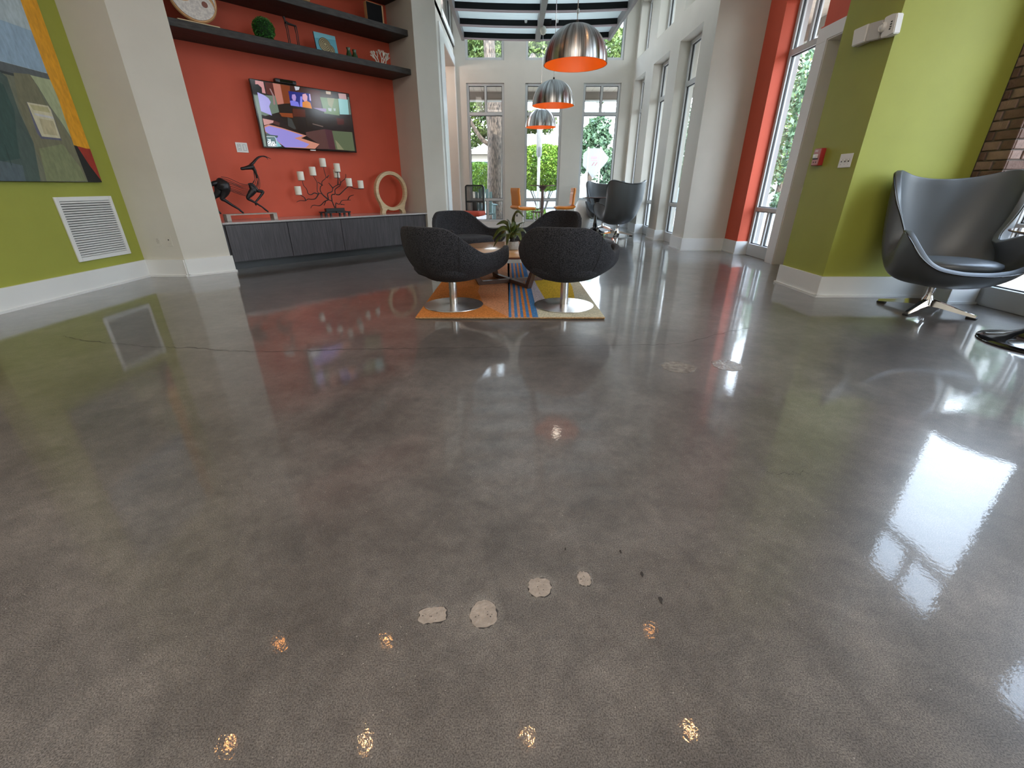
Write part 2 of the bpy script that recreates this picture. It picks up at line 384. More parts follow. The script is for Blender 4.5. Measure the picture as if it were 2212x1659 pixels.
# repair patches, chips and crack in the concrete
def blob(bm, cx, cy, rx, ry, z, n=26, jag=0.12, sq=0.0, rot=0.0):
    vs = []
    for k in range(n):
        a = 2 * math.pi * k / n; r = 1 + random.uniform(-jag, jag) + sq * abs(math.sin(2 * a)) ** 2
        x, y = rx * r * math.cos(a), ry * r * math.sin(a)
        vs.append(bm.verts.new((cx + x * math.cos(rot) - y * math.sin(rot), cy + x * math.sin(rot) + y * math.cos(rot), z)))
    low = [bm.verts.new((v.co.x, v.co.y, z - 0.002)) for v in vs]
    bm.faces.new(vs)
    for k in range(n): bm.faces.new((low[k], low[(k + 1) % n], vs[(k + 1) % n], vs[k]))
def halo_mat():
    m = mat('worn_concrete_halo', (0.34, 0.31, 0.28), 0.5); n = m.node_tree; b = n.nodes['Principled BSDF']
    co = n.nodes.new('ShaderNodeTexCoord'); vm = n.nodes.new('ShaderNodeVectorMath'); vm.operation = 'SUBTRACT'; vm.inputs[1].default_value = (0.5, 0.5, 0.5)
    sc_ = n.nodes.new('ShaderNodeVectorMath'); sc_.operation = 'MULTIPLY'; sc_.inputs[1].default_value = (1, 1, 0); ln = n.nodes.new('ShaderNodeVectorMath'); ln.operation = 'LENGTH'
    n.links.new(co.outputs['Generated'], vm.inputs[0]); n.links.new(vm.outputs[0], sc_.inputs[0]); n.links.new(sc_.outputs[0], ln.inputs[0])
    mr = n.nodes.new('ShaderNodeMapRange'); mr.inputs[1].default_value = 0.25; mr.inputs[2].default_value = 0.5; mr.inputs[3].default_value = 0.62; mr.inputs[4].default_value = 0.0; n.links.new(ln.outputs['Value'], mr.inputs[0])
    nz = n.nodes.new('ShaderNodeTexNoise'); nz.inputs['Scale'].default_value = 300; n.links.new(co.outputs['Object'], nz.inputs[0])
    r = n.nodes.new('ShaderNodeMapRange'); r.inputs[1].default_value = 0.4; r.inputs[2].default_value = 0.6; n.links.new(nz.outputs[0], r.inputs[0])
    mu = n.nodes.new('ShaderNodeMath'); mu.operation = 'MULTIPLY'; n.links.new(mr.outputs[0], mu.inputs[0]); n.links.new(r.outputs[0], mu.inputs[1]); n.links.new(mu.outputs[0], b.inputs['Alpha'])
    return m
HALO = halo_mat()
for cx, cy, rx, ry, sq, rot in ((-0.201, 0.754, 0.034, 0.022, 0.22, 0.1), (-0.071, 0.757, 0.034, 0.040, 0.0, 0.3), (0.079, 0.838, 0.031, 0.031, 0.08, 0), (0.205, 0.866, 0.018, 0.024, 0.1, 0)):
    bm = BM(); blob(bm, cx, cy, rx, ry, 0.0016, n=30, sq=sq, rot=rot, jag=0.085); pt_ = obj('concrete_patch', bm, M['patch'], floor)
    bm = BM(); blob(bm, cx, cy + 0.004, rx * 1.75, ry * 1.8, 0.0006, n=32, jag=0.0); obj('worn_halo', bm, HALO, pt_)
    bm = BM(); blob(bm, cx + 0.001, cy - 0.001, rx * 1.03, ry * 1.03, 0.0010, n=30, sq=sq, rot=rot, jag=0.085); obj('dark_rim', bm, M['crack'], pt_)
    for _ in range(7):
        bm = BM(); a_ = random.uniform(0, 6.28); q_ = random.uniform(0.2, 0.75); blob(bm, cx + rx * q_ * math.cos(a_), cy + ry * q_ * math.sin(a_), random.uniform(.0006, .002), random.uniform(.0006, .0014), 0.0021, n=7, jag=0.3); obj('pit', bm, M['chip'], pt_)
for cx, cy, r in ((0.372, 0.883, 0.006), (0.398, 0.799, 0.007), (0.33, 0.965, 0.004), (0.165, 0.975, 0.003)):
    bm = BM(); blob(bm, cx, cy, r * 0.7, r * 1.6, 0.0012, n=12, jag=0.35); obj('floor_chip', bm, M['chip'], floor)
for cx, cy, rx in ((1.02, 2.42, 0.10), (1.33, 2.45, 0.09)):
    bm = BM(); blob(bm, cx, cy, rx, 0.09, 0.0011, n=30, jag=0.06); obj('worn_ring', bm, mat('worn_concrete_ring', (0.19, 0.17, 0.15), 0.2, noise=0.3, nscale=30, spec=0.3, bump=0.2, bscale=60), floor)
def crack(pts, wd):
    bm = BM(); P = catmull([(x, y, 0.0012) for x, y in pts], 10); prev = None
    for i, p in enumerate(P):
        q = p + Vector((0, random.uniform(-0.012, 0.012), 0)); ww = wd * random.uniform(0.35, 1.2)
        a, b = bm.verts.new(q - Vector((0, ww, 0))), bm.verts.new(q + Vector((0, ww, 0)))
        if prev: bm.faces.new((prev[0], a, b, prev[1]))
        prev = (a, b)
    return obj('floor_crack', bm, M['crack'], floor)
crack([(-3.3, 3.02), (-3.14, 2.95), (-2.77, 2.85), (-2.45, 2.78), (-2.16, 2.76), (-1.81, 2.70), (-1.44, 2.70), (-1.08, 2.74), (-0.48, 2.75), (0.01, 2.79), (0.47, 2.81), (0.95, 2.82), (1.19, 2.86), (1.58, 3.08), (1.86, 3.22)], 0.0026)
crack([(0.98, 1.36), (1.06, 1.355), (1.14, 1.36)], 0.0016)
crack([(-4.15, 4.6), (-4.22, 4.72), (-4.23, 4.9)], 0.004)

bm = BM(); box(bm, -7.2, 4.6, -6.2, 12.6, Z_CEIL, Z_CEIL + 0.2); ceiling = struct('ceiling', bm, M['ceil'])

# left green wall with the opening before it
bm = BM(); box(bm, -4.62, -4.42, 3.45, 5.45, 0, Z_CEIL); struct('wall_left', bm, M['green'])
bm = BM(); box(bm, -4.62, -4.42, -6.0, 1.3, 0, Z_CEIL); struct('wall_left_rear', bm, M['cream'])
bm = BM(); box(bm, -7.2, -7.0, 1.1, 3.65, 0, Z_CEIL); box(bm, -7.0, -4.62, 3.45, 3.65, 0, Z_CEIL); box(bm, -7.0, -4.62, 1.1, 1.3, 0, Z_CEIL)
struct('wall_corridor', bm, mat('corridor_brown_paint', (0.12, 0.10, 0.08), 0.7))
bm = BM(); box(bm, -4.7, 4.6, -6.2, -6.0, 0, Z_CEIL); struct('wall_back', bm, M['cream'])

# column and niche
def npt(s, w_): p = NM @ Vector((s, w_, 0)); return (p.x, p.y)
bm = BM(); prism(bm, [(-4.42, 5.33), (-3.94, 5.33), npt(0, 0), npt(0, 0.66), npt(0, 0.9), (-5.4, 6.6), (-5.4, 5.33)], 0, Z_CEIL); struct('wall_column_left', bm, M['cream'])
bm = BM(); box(bm, -0.1, 3.3, 0.66, 0.86, 0, Z_CEIL, mx=NM); struct('wall_niche', bm, M['red'])
bm = BM(); prism(bm, [npt(3.13, 0), (-1.15, 8.265), (-1.34, 8.46), (-1.34, 9.3), npt(3.13, 0.9)], 0, Z_CEIL)
bm2 = bm; struct('wall_column_niche', bm, M['cream'])
# baseboards
def base_run(name, pts, h=0.2, t=0.022, side=1):
    """pts: floor polyline of the wall face; side=+1 puts the board to the right of travel"""
    bm = BM()
    for i in range(len(pts) - 1):
        a, b = Vector((*pts[i], 0)), Vector((*pts[i + 1], 0)); d = (b - a).normalized(); nrm = Vector((d.y, -d.x, 0)) * side
        L = (b - a).length
        for (z0, z1, tt) in ((0, h, t), (0, 0.022, t + 0.014)):
            mx = Matrix(((d.x, nrm.x, 0, a.x), (d.y, nrm.y, 0, a.y), (0, 0, 1, 0), (0, 0, 0, 1)))
            box(bm, -tt * 0.9, L + tt * 0.9, 0, tt, z0, z1, mx=mx)
    return struct(name, bm, M['trim'])
base_run('baseboard_left', [(-4.42, 3.45), (-4.42, 5.33)])
base_run('baseboard_column', [(-4.41, 5.33), (-3.94, 5.33), npt(0, 0)])
base_run('baseboard_pier', [npt(3.13, 0), (-1.15, 8.265), (-1.34, 8.46)])

# left far wall with tall opening and clerestory
XL = -1.34
bm = BM()
wall_cells(bm, lambda b, a0, a1, z0, z1: box(b, XL - 0.2, XL, a0, a1, z0, z1), 9.2, 12.6, 0, Z_CEIL, [(10.45, 12.28, 0, 3.56), (10.5, 12.4, 4.08, 4.85)])
struct('wall_left_far', bm, M['cream'])
bm = BM()
for y0, y1, z0, z1 in ((9.9, 10.45, 0, 3.75), (12.28, 12.35, 0, 3.75), (10.45, 12.28, 3.56, 3.75)): box(bm, XL - 0.001, XL + 0.025, y0, y1, z0, z1, 0.004)
struct('trim_1', bm, M['trim'])
bm = BM(); box(bm, XL - 0.01, XL + 0.03, 10.42, 12.35, 3.95, 4.08, 0.004); struct('trim_2', bm, M['trim'])
# side room behind the opening
bm = BM(); box(bm, -5, XL - 0.2, 12.85, 13.0, 0, Z_CEIL); box(bm, -5.1, -5, 9.4, 13, 0, Z_CEIL); box(bm, -5, -2.2, 9.3, 9.5, 0, Z_CEIL)
struct('wall_side_room', bm, M['pinkwall'])
bm = BM(); box(bm, -5.1, XL, 9.3, 13.0, 3.9, 4.0); struct('ceiling_side_room', bm, M['ceil'])
bm = BM(); box(bm, -5.1, -1.2, 12.55, 13.0, -0.2, 0.0); box(bm, -7.2, -5, 5, 13, -0.21, -0.01); struct('floor_side_room', bm, M['pave'])
bm = BM(); box(bm, -4.9, XL - 0.2, 12.78, 12.85, 0.80, 0.86, 0.008); box(bm, -4.9, XL - 0.2, 12.82, 12.85, 0.70, 0.80); struct('trim_3', bm, M['trim'])

# ------------------------------------------------------------------ windows
WN = [0]
def window(o, u, nrm, W, z0, z1, bottom=None, top=None, fw=0.055, fd=0.08, split_top=True, split_bottom=True, sill=0.0):
    """o: floor point of left corner, u: direction along, nrm: towards the room"""
    WN[0] += 1
    root = bpy.data.objects.new('window_%d' % WN[0], None); C.objects.link(root); root['kind'] = 'structure'
    root.location = (o[0], o[1], 0); root.rotation_euler = (0, 0, math.atan2(u[1], u[0]))
    s = 1 if (u[0] * nrm[1] - u[1] * nrm[0]) > 0 else -1      # room side is +y (s=1) or -y
    f = BM(); gk = BM(); cells = []
    def bar(x0, x1, a, b, d=fd): box(f, x0, x1, -d / 2, d / 2, a, b, 0.004, seg=1)
    bar(0, fw, z0, z1); bar(W - fw, W, z0, z1); bar(fw, W - fw, z0, z0 + fw + sill, fd + 0.03); bar(fw, W - fw, z1 - fw, z1)
    zs = [z0 + fw + sill]
    if bottom: bar(fw, W - fw, bottom - 0.03, bottom + 0.03, fd + 0.01)
    if top: bar(fw, W - fw, top - 0.035, top + 0.035, fd + 0.01)
    lo = z0 + fw + sill; hi = z1 - fw; mid_lo, mid_hi = lo, hi; xm = W / 2
    if bottom:
        if split_bottom: bar(xm - 0.025, xm + 0.025, lo, bottom - 0.03); cells += [(fw, xm - 0.025, lo, bottom - 0.03), (xm + 0.025, W - fw, lo, bottom - 0.03)]
        else: cells.append((fw, W - fw, lo, bottom - 0.03))
        mid_lo = bottom + 0.03
    if top:
        if split_top: bar(xm - 0.025, xm + 0.025, top + 0.035, hi); cells += [(fw, xm - 0.025, top + 0.035, hi), (xm + 0.025, W - fw, top + 0.035, hi)]
        else: cells.append((fw, W - fw, top + 0.035, hi))
        mid_hi = top - 0.035
    cells.append((fw, W - fw, mid_lo, mid_hi))
    obj('window_frame', f, M['frame'], root, 30)
    for (x0, x1, a, b) in cells:
        g = BM(); box(g, x0 - 0.004, x1 + 0.004, -0.004, 0.004, a - 0.004, b + 0.004)
        p = obj('pane', g, GLASS, root)
        q = BM(); e = 0.010
        for (p0, p1, q0, q1) in ((x0, x0 + e, a, b), (x1 - e, x1, a, b), (x0, x1, a, a + e), (x0, x1, b - e, b)): box(q, p0, p1, -0.012, 0.012, q0, q1)
        obj('gasket', q, M['gasket'], p)
    return root

# end wall
YE = 12.35
cols_end = [(-1.075, -0.166), (0.344, 1.252), (1.745, 2.645)]
ops = [(a, b, 0.13, 3.25) for a, b in cols_end] + [(a, b, 3.695, 4.7) for a, b in cols_end]
bm = BM(); wall_cells(bm, lambda b, a0, a1, z0, z1: box(b, a0, a1, YE, YE + 0.2, z0, z1), XL, 3.3, 0, Z_CEIL, ops)
struct('wall_end', bm, M['cream'])
for a, b in cols_end:
    window((a, YE + 0.07), (1, 0), (0, -1), b - a, 0.13, 3.25, 0.68, 2.62)
    window((a, YE + 0.07), (1, 0), (0, -1), b - a, 3.695, 4.7)
base_run('baseboard_end', [(XL, YE), (2.92, YE)], h=0.12)
window((XL - 0.08, 10.5), (0, 1), (1, 0), 1.9, 4.08, 4.85)
# right far wall
XR = 2.92
cols_r = [(8.2, 9.19), (9.71, 10.71), (11.3, 12.2)]
ops = [(a, b, 0.0, 3.27) for a, b in cols_r] + [(a, b, 3.68, 4.72) for a, b in cols_r]
bm = BM(); wall_cells(bm, lambda b, a0, a1, z0, z1: box(b, XR, XR + 0.34, a0, a1, z0, z1), 7.67, YE + 0.2, 0, Z_CEIL, ops)
box(bm, XR + 0.34, 3.97, 7.67, 8.2, 0, Z_CEIL)
struct('wall_right_far', bm, M['cream'])
for a, b in cols_r:
    window((XR + 0.22, a), (0, 1), (-1, 0), b - a, 0.0, 3.27, 0.68, 2.64, sill=0.12)
    window((XR + 0.22, a), (0, 1), (-1, 0), b - a, 3.68, 4.72)
for i, (pa, pb) in enumerate(((7.67, 8.2), (9.19, 9.71), (10.71, 11.3), (12.2, 12.35))):
    pts = [(XR + 0.18, pb), (XR, pb), (XR, pa)] + ([(XR + 0.18, pa)] if i else [(3.63, 7.67)])
    base_run('baseboard_right_%d' % (i + 1), pts, side=1)
# red recess, storefront, door casing
bm = BM(); box(bm, 3.63, 3.80, 7.23, 7.669, 0, Z_CEIL); struct('wall_red', bm, M['red'])
bm = BM(); box(bm, 3.80, 3.97, 7.235, 7.669, 0, Z_CEIL); struct('wall_red_outer', bm, M['stuccowhite'])
base_run('baseboard_red', [(3.63, 7.67), (3.63, 7.23), (3.79, 7.23)])
window((3.84, 6.43), (0, 1), (-1, 0), 0.80, 0.0, 3.27, 0.68, 2.645, sill=0.12)
bm = BM(); box(bm, 3.80, 3.97, 6.43, 7.23, 3.27, Z_CEIL); struct('wall_red_header', bm, M['red'])
bm = BM()
box(bm, 3.68, 3.97, 6.2, 6.425, 0, 2.545, 0.003); box(bm, 3.68, 3.97, 4.94, 6.425, 2.545, 2.70, 0.003)
box(bm, 3.672, 3.68, 6.215, 6.245, 0, 2.56); box(bm, 3.672, 3.68, 4.94, 6.245, 2.56, 2.585)
struct('trim_4', bm, M['casing'])
bm = BM(); box(bm, 3.73, 3.97, 6.0, 6.43, 2.70, Z_CEIL); box(bm, 3.70, 3.97, 4.94, 6.43, 2.70, 2.72); box(bm, 3.9, 3.97, 4.94, 6.0, 3.5, Z_CEIL)
struct('wall_red_upper', bm, M['red'])
window((3.93, 5.0), (0, 1), (-1, 0), 0.98, 2.72, 3.5)
# door closed in the casing
bm = BM(); box(bm, 3.95, 3.99, 4.96, 6.2, 0.0, 2.545); door = struct('door_1', bm, M['casing'])
bm = BM(); mxh = Matrix.Translation((3.845, 6.2, 0.955)) @ Matrix.Rotation(R(90), 4, 'X')
lathe(bm, [(0.0, 0.0), (0.028, 0.0), (0.028, 0.012), (0.02, 0.02), (0, 0.02)], 20, mx=mxh @ Matrix.Diagonal((0.9, 2.6, 1, 1)))
obj('latch_plate', bm, M['white'], door, 40)
# green volume
bm = BM(); box(bm, 3.05, 4.10, 4.26, 4.94, 0, Z_CEIL); struct('wall_green_right', bm, M['green'])
base_run('baseboard_green', [(3.05, 4.94), (3.05, 4.26), (4.10, 4.26)])
# brick pier
bm = BM(); box(bm, 4.112, 4.51, 4.012, 4.94, 0, Z_CEIL); brick_core = struct('wall_brick_pier', bm, M['mortar'])
bk = {}
def brick_mesh(L, D, key, pale):
    if (key, pale) not in bk:
        b = BM(); box(b, 0, L, 0, D, 0, 0.064, 0.004, seg=1); bk[(key, pale)] = mesh_of('brick', b, M['brickpale'] if pale else M['brick'])
    return bk[(key, pale)]
z = 0.155; row = 0
while z < 2.75:
    # side face looks towards -x : Y from 4.0 to 4.26 ; front face looks towards -y : X from 4.1 to 4.33
    lens = [0.105, 0.145] if row % 2 else [0.19, 0.06]
    y = 4.0
    for L in lens:
        o = obj('brick', brick_mesh(0.016, L - 0.010, ('s', round(L, 3)), random.random() < 0.3), None, brick_core, loc=(4.098 + random.uniform(-0.002, 0.002), y + (0.012 if y > 4.0 else 0.0), z)); y += L
    x = 4.10
    for L in ([0.21] if row % 2 else [0.095, 0.115]):
        obj('brick', brick_mesh(L - 0.010, 0.016, ('f', round(L, 3)), random.random() < 0.35), None, brick_core, loc=(x + 0.016, 3.998 + random.uniform(-0.002, 0.002), z)); x += L
    z += 0.075; row += 1
base_run('baseboard_brick', [(4.095, 4.24), (4.095, 3.99), (4.31, 3.99)], h=0.15)
# near right wall with storefront bays
XN = 4.33
bays = [(3.02, 3.985), (1.45, 2.42), (-0.1, 0.87), (-1.65, -0.68)]
ops = [(a, b, 0.0, 3.27) for a, b in bays] + [(a, b, 3.7, 4.72) for a, b in bays]
bm = BM(); wall_cells(bm, lambda b, a0, a1, z0, z1: box(b, XN, XN + 0.2, a0, a1, z0, z1), -6.0, 4.012, 0, Z_CEIL, ops)
struct('wall_right_near', bm, M['cream'])
for a, b in bays:
    window((XN + 0.06, a), (0, 1), (-1, 0), b - a, 0.0, 3.27, 0.68, 2.62, sill=0.12)
    window((XN + 0.06, a), (0, 1), (-1, 0), b - a, 3.7, 4.72)
# porch roofs outside: soffit boards and fascia
def boards(parent, x0, x1, y0, y1, z, wd, along_y=True, m=None):
    ms = None; k = 0
    L = (x1 - x0) if along_y else (y1 - y0); n = int(L / wd)
    b = BM()
    if along_y: box(b, 0.003, wd - 0.003, 0, y1 - y0, 0, 0.02)
    else: box(b, 0, x1 - x0, 0.003, wd - 0.003, 0, 0.02)
    me = mesh_of('soffit_board', b, M['soffit'])
    for k in range(n):
        obj('soffit_board', me, None, parent, loc=(x0 + k * wd, y0, z) if along_y else (x0, y0 + k * wd, z))
bm = BM(); box(bm, -2.2, 4.9, 12.56, 14.1, 3.39, 3.5); roof1 = struct('roof_porch_end', bm, M['stucco']); boards(roof1, -2.2, 4.9, 12.56, 14.1, 3.365, 0.2)
bm = BM(); box(bm, -2.2, 4.9, 14.1, 14.16, 3.17, 3.5); obj('fascia', bm, M['fascia'], roof1)
bm = BM(); box(bm, -2.2, 4.9, 14.07, 14.19, 3.14, 3.175); obj('drip_edge', bm, M['trim'], roof1)
bm = BM(); box(bm, 3.27, 4.9, 7.7, 12.55, 3.42, 3.5); roof2 = struct('roof_porch_right', bm, M['stucco']); boards(roof2, 3.27, 4.9, 7.7, 12.55, 3.395, 0.2, False)
bm = BM(); box(bm, 4.84, 4.9, 7.7, 14.1, 3.17, 3.42); obj('fascia', bm, M['fascia'], roof2)
bm = BM(); box(bm, 3.98, 4.9, 4.95, 7.7, 3.42, 3.5); roof3 = struct('roof_porch_near', bm, M['soffit'])
bm = BM(); box(bm, 4.6, 5.5, -6.2, 12.6, 5.0, 5.12); struct('roof_overhang', bm, M['soffit'])

# ------------------------------------------------------------------ suspended canopy
cz = 3.80
can = thing('slatted_canopy', 'long suspended ceiling canopy of white panels, black cross beams and grey rails above the pendants', 'ceiling canopy', (0.52, 7.8, cz))
def sag(x): return -0.035 * (1 - ((x - 0.52) / 1.53) ** 2)
def canbox(bm, x0, x1, y0, y1, z0, z1, n=8):
    prev = None
    for i in range(n + 1):
        x = x0 + (x1 - x0) * i / n; s = sag(x)
        q = [bm.verts.new((x - 0.52, yy - 7.8, zz + s - cz)) for yy, zz in ((y0, z0), (y1, z0), (y1, z1), (y0, z1))]
        if prev:
            for k in range(4): bm.faces.new((prev[k], prev[(k + 1) % 4], q[(k + 1) % 4], q[k]))
        else: bm.faces.new(q[::-1])
        prev = q
    bm.faces.new(prev)
YB = [11.10 - 0.80 * k for k in range(9)]
for k, yb in enumerate(YB):
    for (xa, xb) in ((-0.98, 0.50), (0.60, 2.02)):
        b = BM(); canbox(b, xa, xb, yb - 0.05, yb - 0.0, cz, cz + 0.095); obj('cross_beam', b, M['canopyblack'], can)
        if k < 8:
            b = BM(); canbox(b, xa, xb, yb - 0.80, yb - 0.05, cz + 0.092, cz + 0.10); obj('panel', b, M['canopywhite'], can)
            b = BM(); canbox(b, xa, xb, yb - 0.055, yb - 0.0, cz - 0.022, cz - 0.001); obj('lip', b, M['canopylip'], can)
for xa, xb in ((-1.03, -0.97), (0.50, 0.60), (2.01, 2.07)):
    b = BM(); box(b, xa - 0.52, xb - 0.52, 4.65 - 7.8, 11.12 - 7.8, -0.045 if xa != 0.5 else -0.065, 0.15); obj('side_rail', b, M['canopyrail'], can)
for x, y in ((-0.9, 10.6), (1.94, 10.6), (-0.9, 7.4), (1.94, 7.4), (-0.9, 5.0), (1.94, 5.0)):
    b = BM(); tube(b, [(x - 0.52, y - 7.8, 0.1), (x - 0.52, y - 7.8, Z_CEIL - cz)], 0.008, 6); obj('hanger_rod', b, M['canopyrail'], can)
b = BM(); box(b, 0.60 - 0.52, 0.76 - 0.52, 10.19 - 7.8, 10.29 - 7.8, -0.02, 0.19, 0.005); obj('junction_box', b, M['canopyblack'], can)
for x, y in ((0.28, 10.24), (0.87, 10.24), (1.16, 9.44)):
    b = BM(); lathe(b, [(0, -0.035), (0.02, -0.03), (0.027, 0), (0.022, 0.03), (0, 0.045)], 12, mx=Matrix.Translation((x - 0.52, y - 7.8, 0.04 if y > 10 else -0.05))); obj('sprinkler_head', b, M['white'], can, 40)

# ------------------------------------------------------------------ pendants
def sheen_streak_metal():
    m = bpy.data.materials.new('brushed_aluminium_painted_sheen'); m.use_nodes = True; n = m.node_tree; b = n.nodes['Principled BSDF']
    b.inputs['Metallic'].default_value = 1; b.inputs['Base Color'].default_value = (0.60, 0.58, 0.56, 1); b.inputs['Roughness'].default_value = 0.27
    b.inputs['Anisotropic'].default_value = 0.9; b.inputs['Anisotropic Rotation'].default_value = 0.25
    co = n.nodes.new('ShaderNodeTexCoord'); sp = n.nodes.new('ShaderNodeSeparateXYZ'); n.links.new(co.outputs['Object'], sp.inputs[0])
    at = n.nodes.new('ShaderNodeMath'); at.operation = 'ARCTAN2'; n.links.new(sp.outputs['Y'], at.inputs[0]); n.links.new(sp.outputs['X'], at.inputs[1])
    nz = n.nodes.new('ShaderNodeTexNoise'); nz.noise_dimensions = '1D'; nz.inputs['Scale'].default_value = 5.5; nz.inputs['Detail'].default_value = 5; nz.inputs['Roughness'].default_value = 0.7
    n.links.new(at.outputs[0], nz.inputs['W']); rp_ = n.nodes.new('ShaderNodeValToRGB'); rp_.color_ramp.elements[0].position = 0.36; rp_.color_ramp.elements[1].position = 0.62
    rp_.color_ramp.elements[0].color = (0.17, 0.15, 0.14, 1); rp_.color_ramp.elements[1].color = (0.80, 0.80, 0.80, 1)  # reflection streaks down the dome are painted into the base colour
    n.links.new(nz.outputs[0], rp_.inputs[0]); n.links.new(rp_.outputs[0], b.inputs['Base Color'])
    tn = n.nodes.new('ShaderNodeTangent'); tn.direction_type = 'RADIAL'; tn.axis = 'Z'; n.links.new(tn.outputs[0], b.inputs['Tangent'])
    return m
M['spun'] = sheen_streak_metal()
def pendant(x, y, label, rim=2.10, rad=0.315, h=0.325):
    t = thing('pendant_lamp', label, 'pendant lamp', (x, y, rim), 0, 'dome pendants hanging in a row')
    def prof(r0, hh): return [(r0 * math.cos(a) ** 0.9 if a < math.pi / 2 - 1e-3 else 0.0, hh * math.sin(a) ** 1.0) for a in [math.pi / 2 * k / 20 for k in range(21)]]
    b = BM(); P = prof(rad, h); lathe(b, P, 64, cap=False); obj('lamp_shade', b, M['spun'], t, 180)
    b = BM(); P2 = prof(rad - 0.008, h - 0.008); lathe(b, [(rad - 0.001, 0.0), (rad - 0.008, 0.0)] + P2[1:], 64, cap=False); obj('inner_shade', b, M['shadein'], t, 60, label='orange enamelled inside of the dome')
    b = BM(); lathe(b, [(0.0, h + 0.03), (0.012, h + 0.03), (0.016, h - 0.004), (0.0, h - 0.004)], 12); obj('cable_cap', b, M['black'], t, 40)
    b = BM(); tube(b, [(0, 0, h + 0.02), (0, 0, cz - 0.03 - rim)], 0.0045, 6); obj('cable', b, M['steel'], t, 60)
    b = BM(); lathe(b, [(0, 0.10), (0.03, 0.11), (0.045, 0.15), (0.03, 0.2), (0.03, h - 0.02), (0, h - 0.02)], 20); obj('bulb', b, M['candle'], t, 60)
    ld = bpy.data.lights.new('pendant_glow', 'POINT'); ld.energy = 0.45; ld.color = (1.0, 0.86, 0.7); ld.shadow_soft_size = 0.05
    lo = bpy.data.objects.new('pendant_glow', ld); C.objects.link(lo); lo.parent = t; lo.location = (0, 0, 0.06)
    b = BM(); r0 = 0.062; lathe(b, [(0, cz - rim - 0.19), (r0 * .7, cz - rim - 0.17), (r0, cz - rim - 0.12), (r0 * 0.8, cz - rim - 0.07), (r0 * 0.5, cz - rim - 0.05)], 20); obj('ceiling_rose', b, M['candle'], t, 60)
    return t
pendant(0.638, 5.22, 'brushed steel dome pendant with orange inside, nearest and largest of the row')
pendant(0.63, 7.61, 'brushed steel dome pendant with orange inside, middle one of the row')
pendant(0.61, 10.2, 'brushed steel dome pendant with orange inside, farthest and lowest looking of the row')

# ------------------------------------------------------------------ downlights in the ceiling (their reflections show in the floor)
DL = [(-3.36, 4.09, 'left end of the front row'), (-1.80, 4.10, 'second in the front row'), (2.07, 4.27, 'right end of the front row'), (-3.34, 2.83, 'left end of the rear row'), (-1.74, 2.87, 'second in the rear row'), (0.19, 2.91, 'third in the rear row'), (2.17, 2.99, 'right end of the rear row')]
for x, y, s in DL:
    t = thing('ceiling_light', 'small warm recessed ceiling downlight, ' + s, 'ceiling light', (x, y, Z_CEIL), 0, 'recessed downlights')
    b = BM(); lathe(b, [(0.045, -0.001), (0.06, -0.001), (0.06, -0.008), (0.045, -0.008), (0.045, -0.001)], 24, cap=False); obj('trim_ring', b, M['white'], t, 30)
    b = BM(); lathe(b, [(0, -0.004), (0.022, -0.004), (0.022, -0.002), (0, -0.002)], 16, cap=False); obj('lens', b, M['lamp'], t)
    ld = bpy.data.lights.new('downlight_beam', 'SPOT'); ld.energy = 4.0; ld.color = (1.0, 0.60, 0.28); ld.spot_size = R(80); ld.spot_blend = 0.6; ld.shadow_soft_size = 0.015
    lo = bpy.data.objects.new('downlight_beam', ld); C.objects.link(lo); lo.parent = t; lo.location = (0, 0, -0.02)
ld = bpy.data.lights.new('side_room_fill_light', 'POINT'); ld.energy = 24; ld.color = (1.0, 0.80, 0.70); ld.shadow_soft_size = 0.15  # added light without a fitting, keeps the side room from going dark
lo = bpy.data.objects.new('side_room_fill_light', ld); C.objects.link(lo); lo.location = (-2.6, 11.3, 3.4)
for yy in (7.0, 8.7, 10.4):
    ld = bpy.data.lights.new('canopy_fill_light', 'AREA'); ld.energy = 11; ld.shape = 'RECTANGLE'; ld.size = 2.6; ld.size_y = 1.2; ld.color = (0.88, 0.95, 1.0)  # added unseen lights above the canopy, make its panels look backlit
    lo = bpy.data.objects.new('canopy_fill_light', ld); C.objects.link(lo); lo.location = (0.52, yy, 4.95)
ld = bpy.data.lights.new('rear_fill_light', 'AREA'); ld.energy = 135; ld.shape = 'RECTANGLE'; ld.size = 5; ld.size_y = 5; ld.color = (1.0, 0.92, 0.82)  # unseen fill light added behind the camera to brighten the room
lo = bpy.data.objects.new('rear_fill_light', ld); C.objects.link(lo); lo.location = (-0.5, -2.5, 4.95)
# sky portals in the window openings guide the daylight sampling
def portal(loc, rot, sx, sy):
    d = bpy.data.lights.new('window_portal', 'AREA'); d.shape = 'RECTANGLE'; d.size = sx; d.size_y = sy; d.cycles.is_portal = True
    o = bpy.data.objects.new('window_portal', d); C.objects.link(o); o.location = loc; o.rotation_euler = rot
for a, b in cols_end:
    portal(((a + b) / 2, YE + 0.22, 1.7), (R(-90), 0, 0), b - a, 3.1); portal(((a + b) / 2, YE + 0.22, 4.2), (R(-90), 0, 0), b - a, 1.0)
for a, b in cols_r:
    portal((XR + 0.36, (a + b) / 2, 1.65), (R(-90), 0, R(-90)), b - a, 3.2); portal((XR + 0.36, (a + b) / 2, 4.2), (R(-90), 0, R(-90)), b - a, 1.0)
for a, b in bays:
    portal((XN + 0.22, (a + b) / 2, 1.65), (R(-90), 0, R(-90)), b - a, 3.2); portal((XN + 0.22, (a + b) / 2, 4.2), (R(-90), 0, R(-90)), b - a, 1.0)
portal((3.99, 6.83, 1.65), (R(-90), 0, R(-90)), 0.8, 3.2)

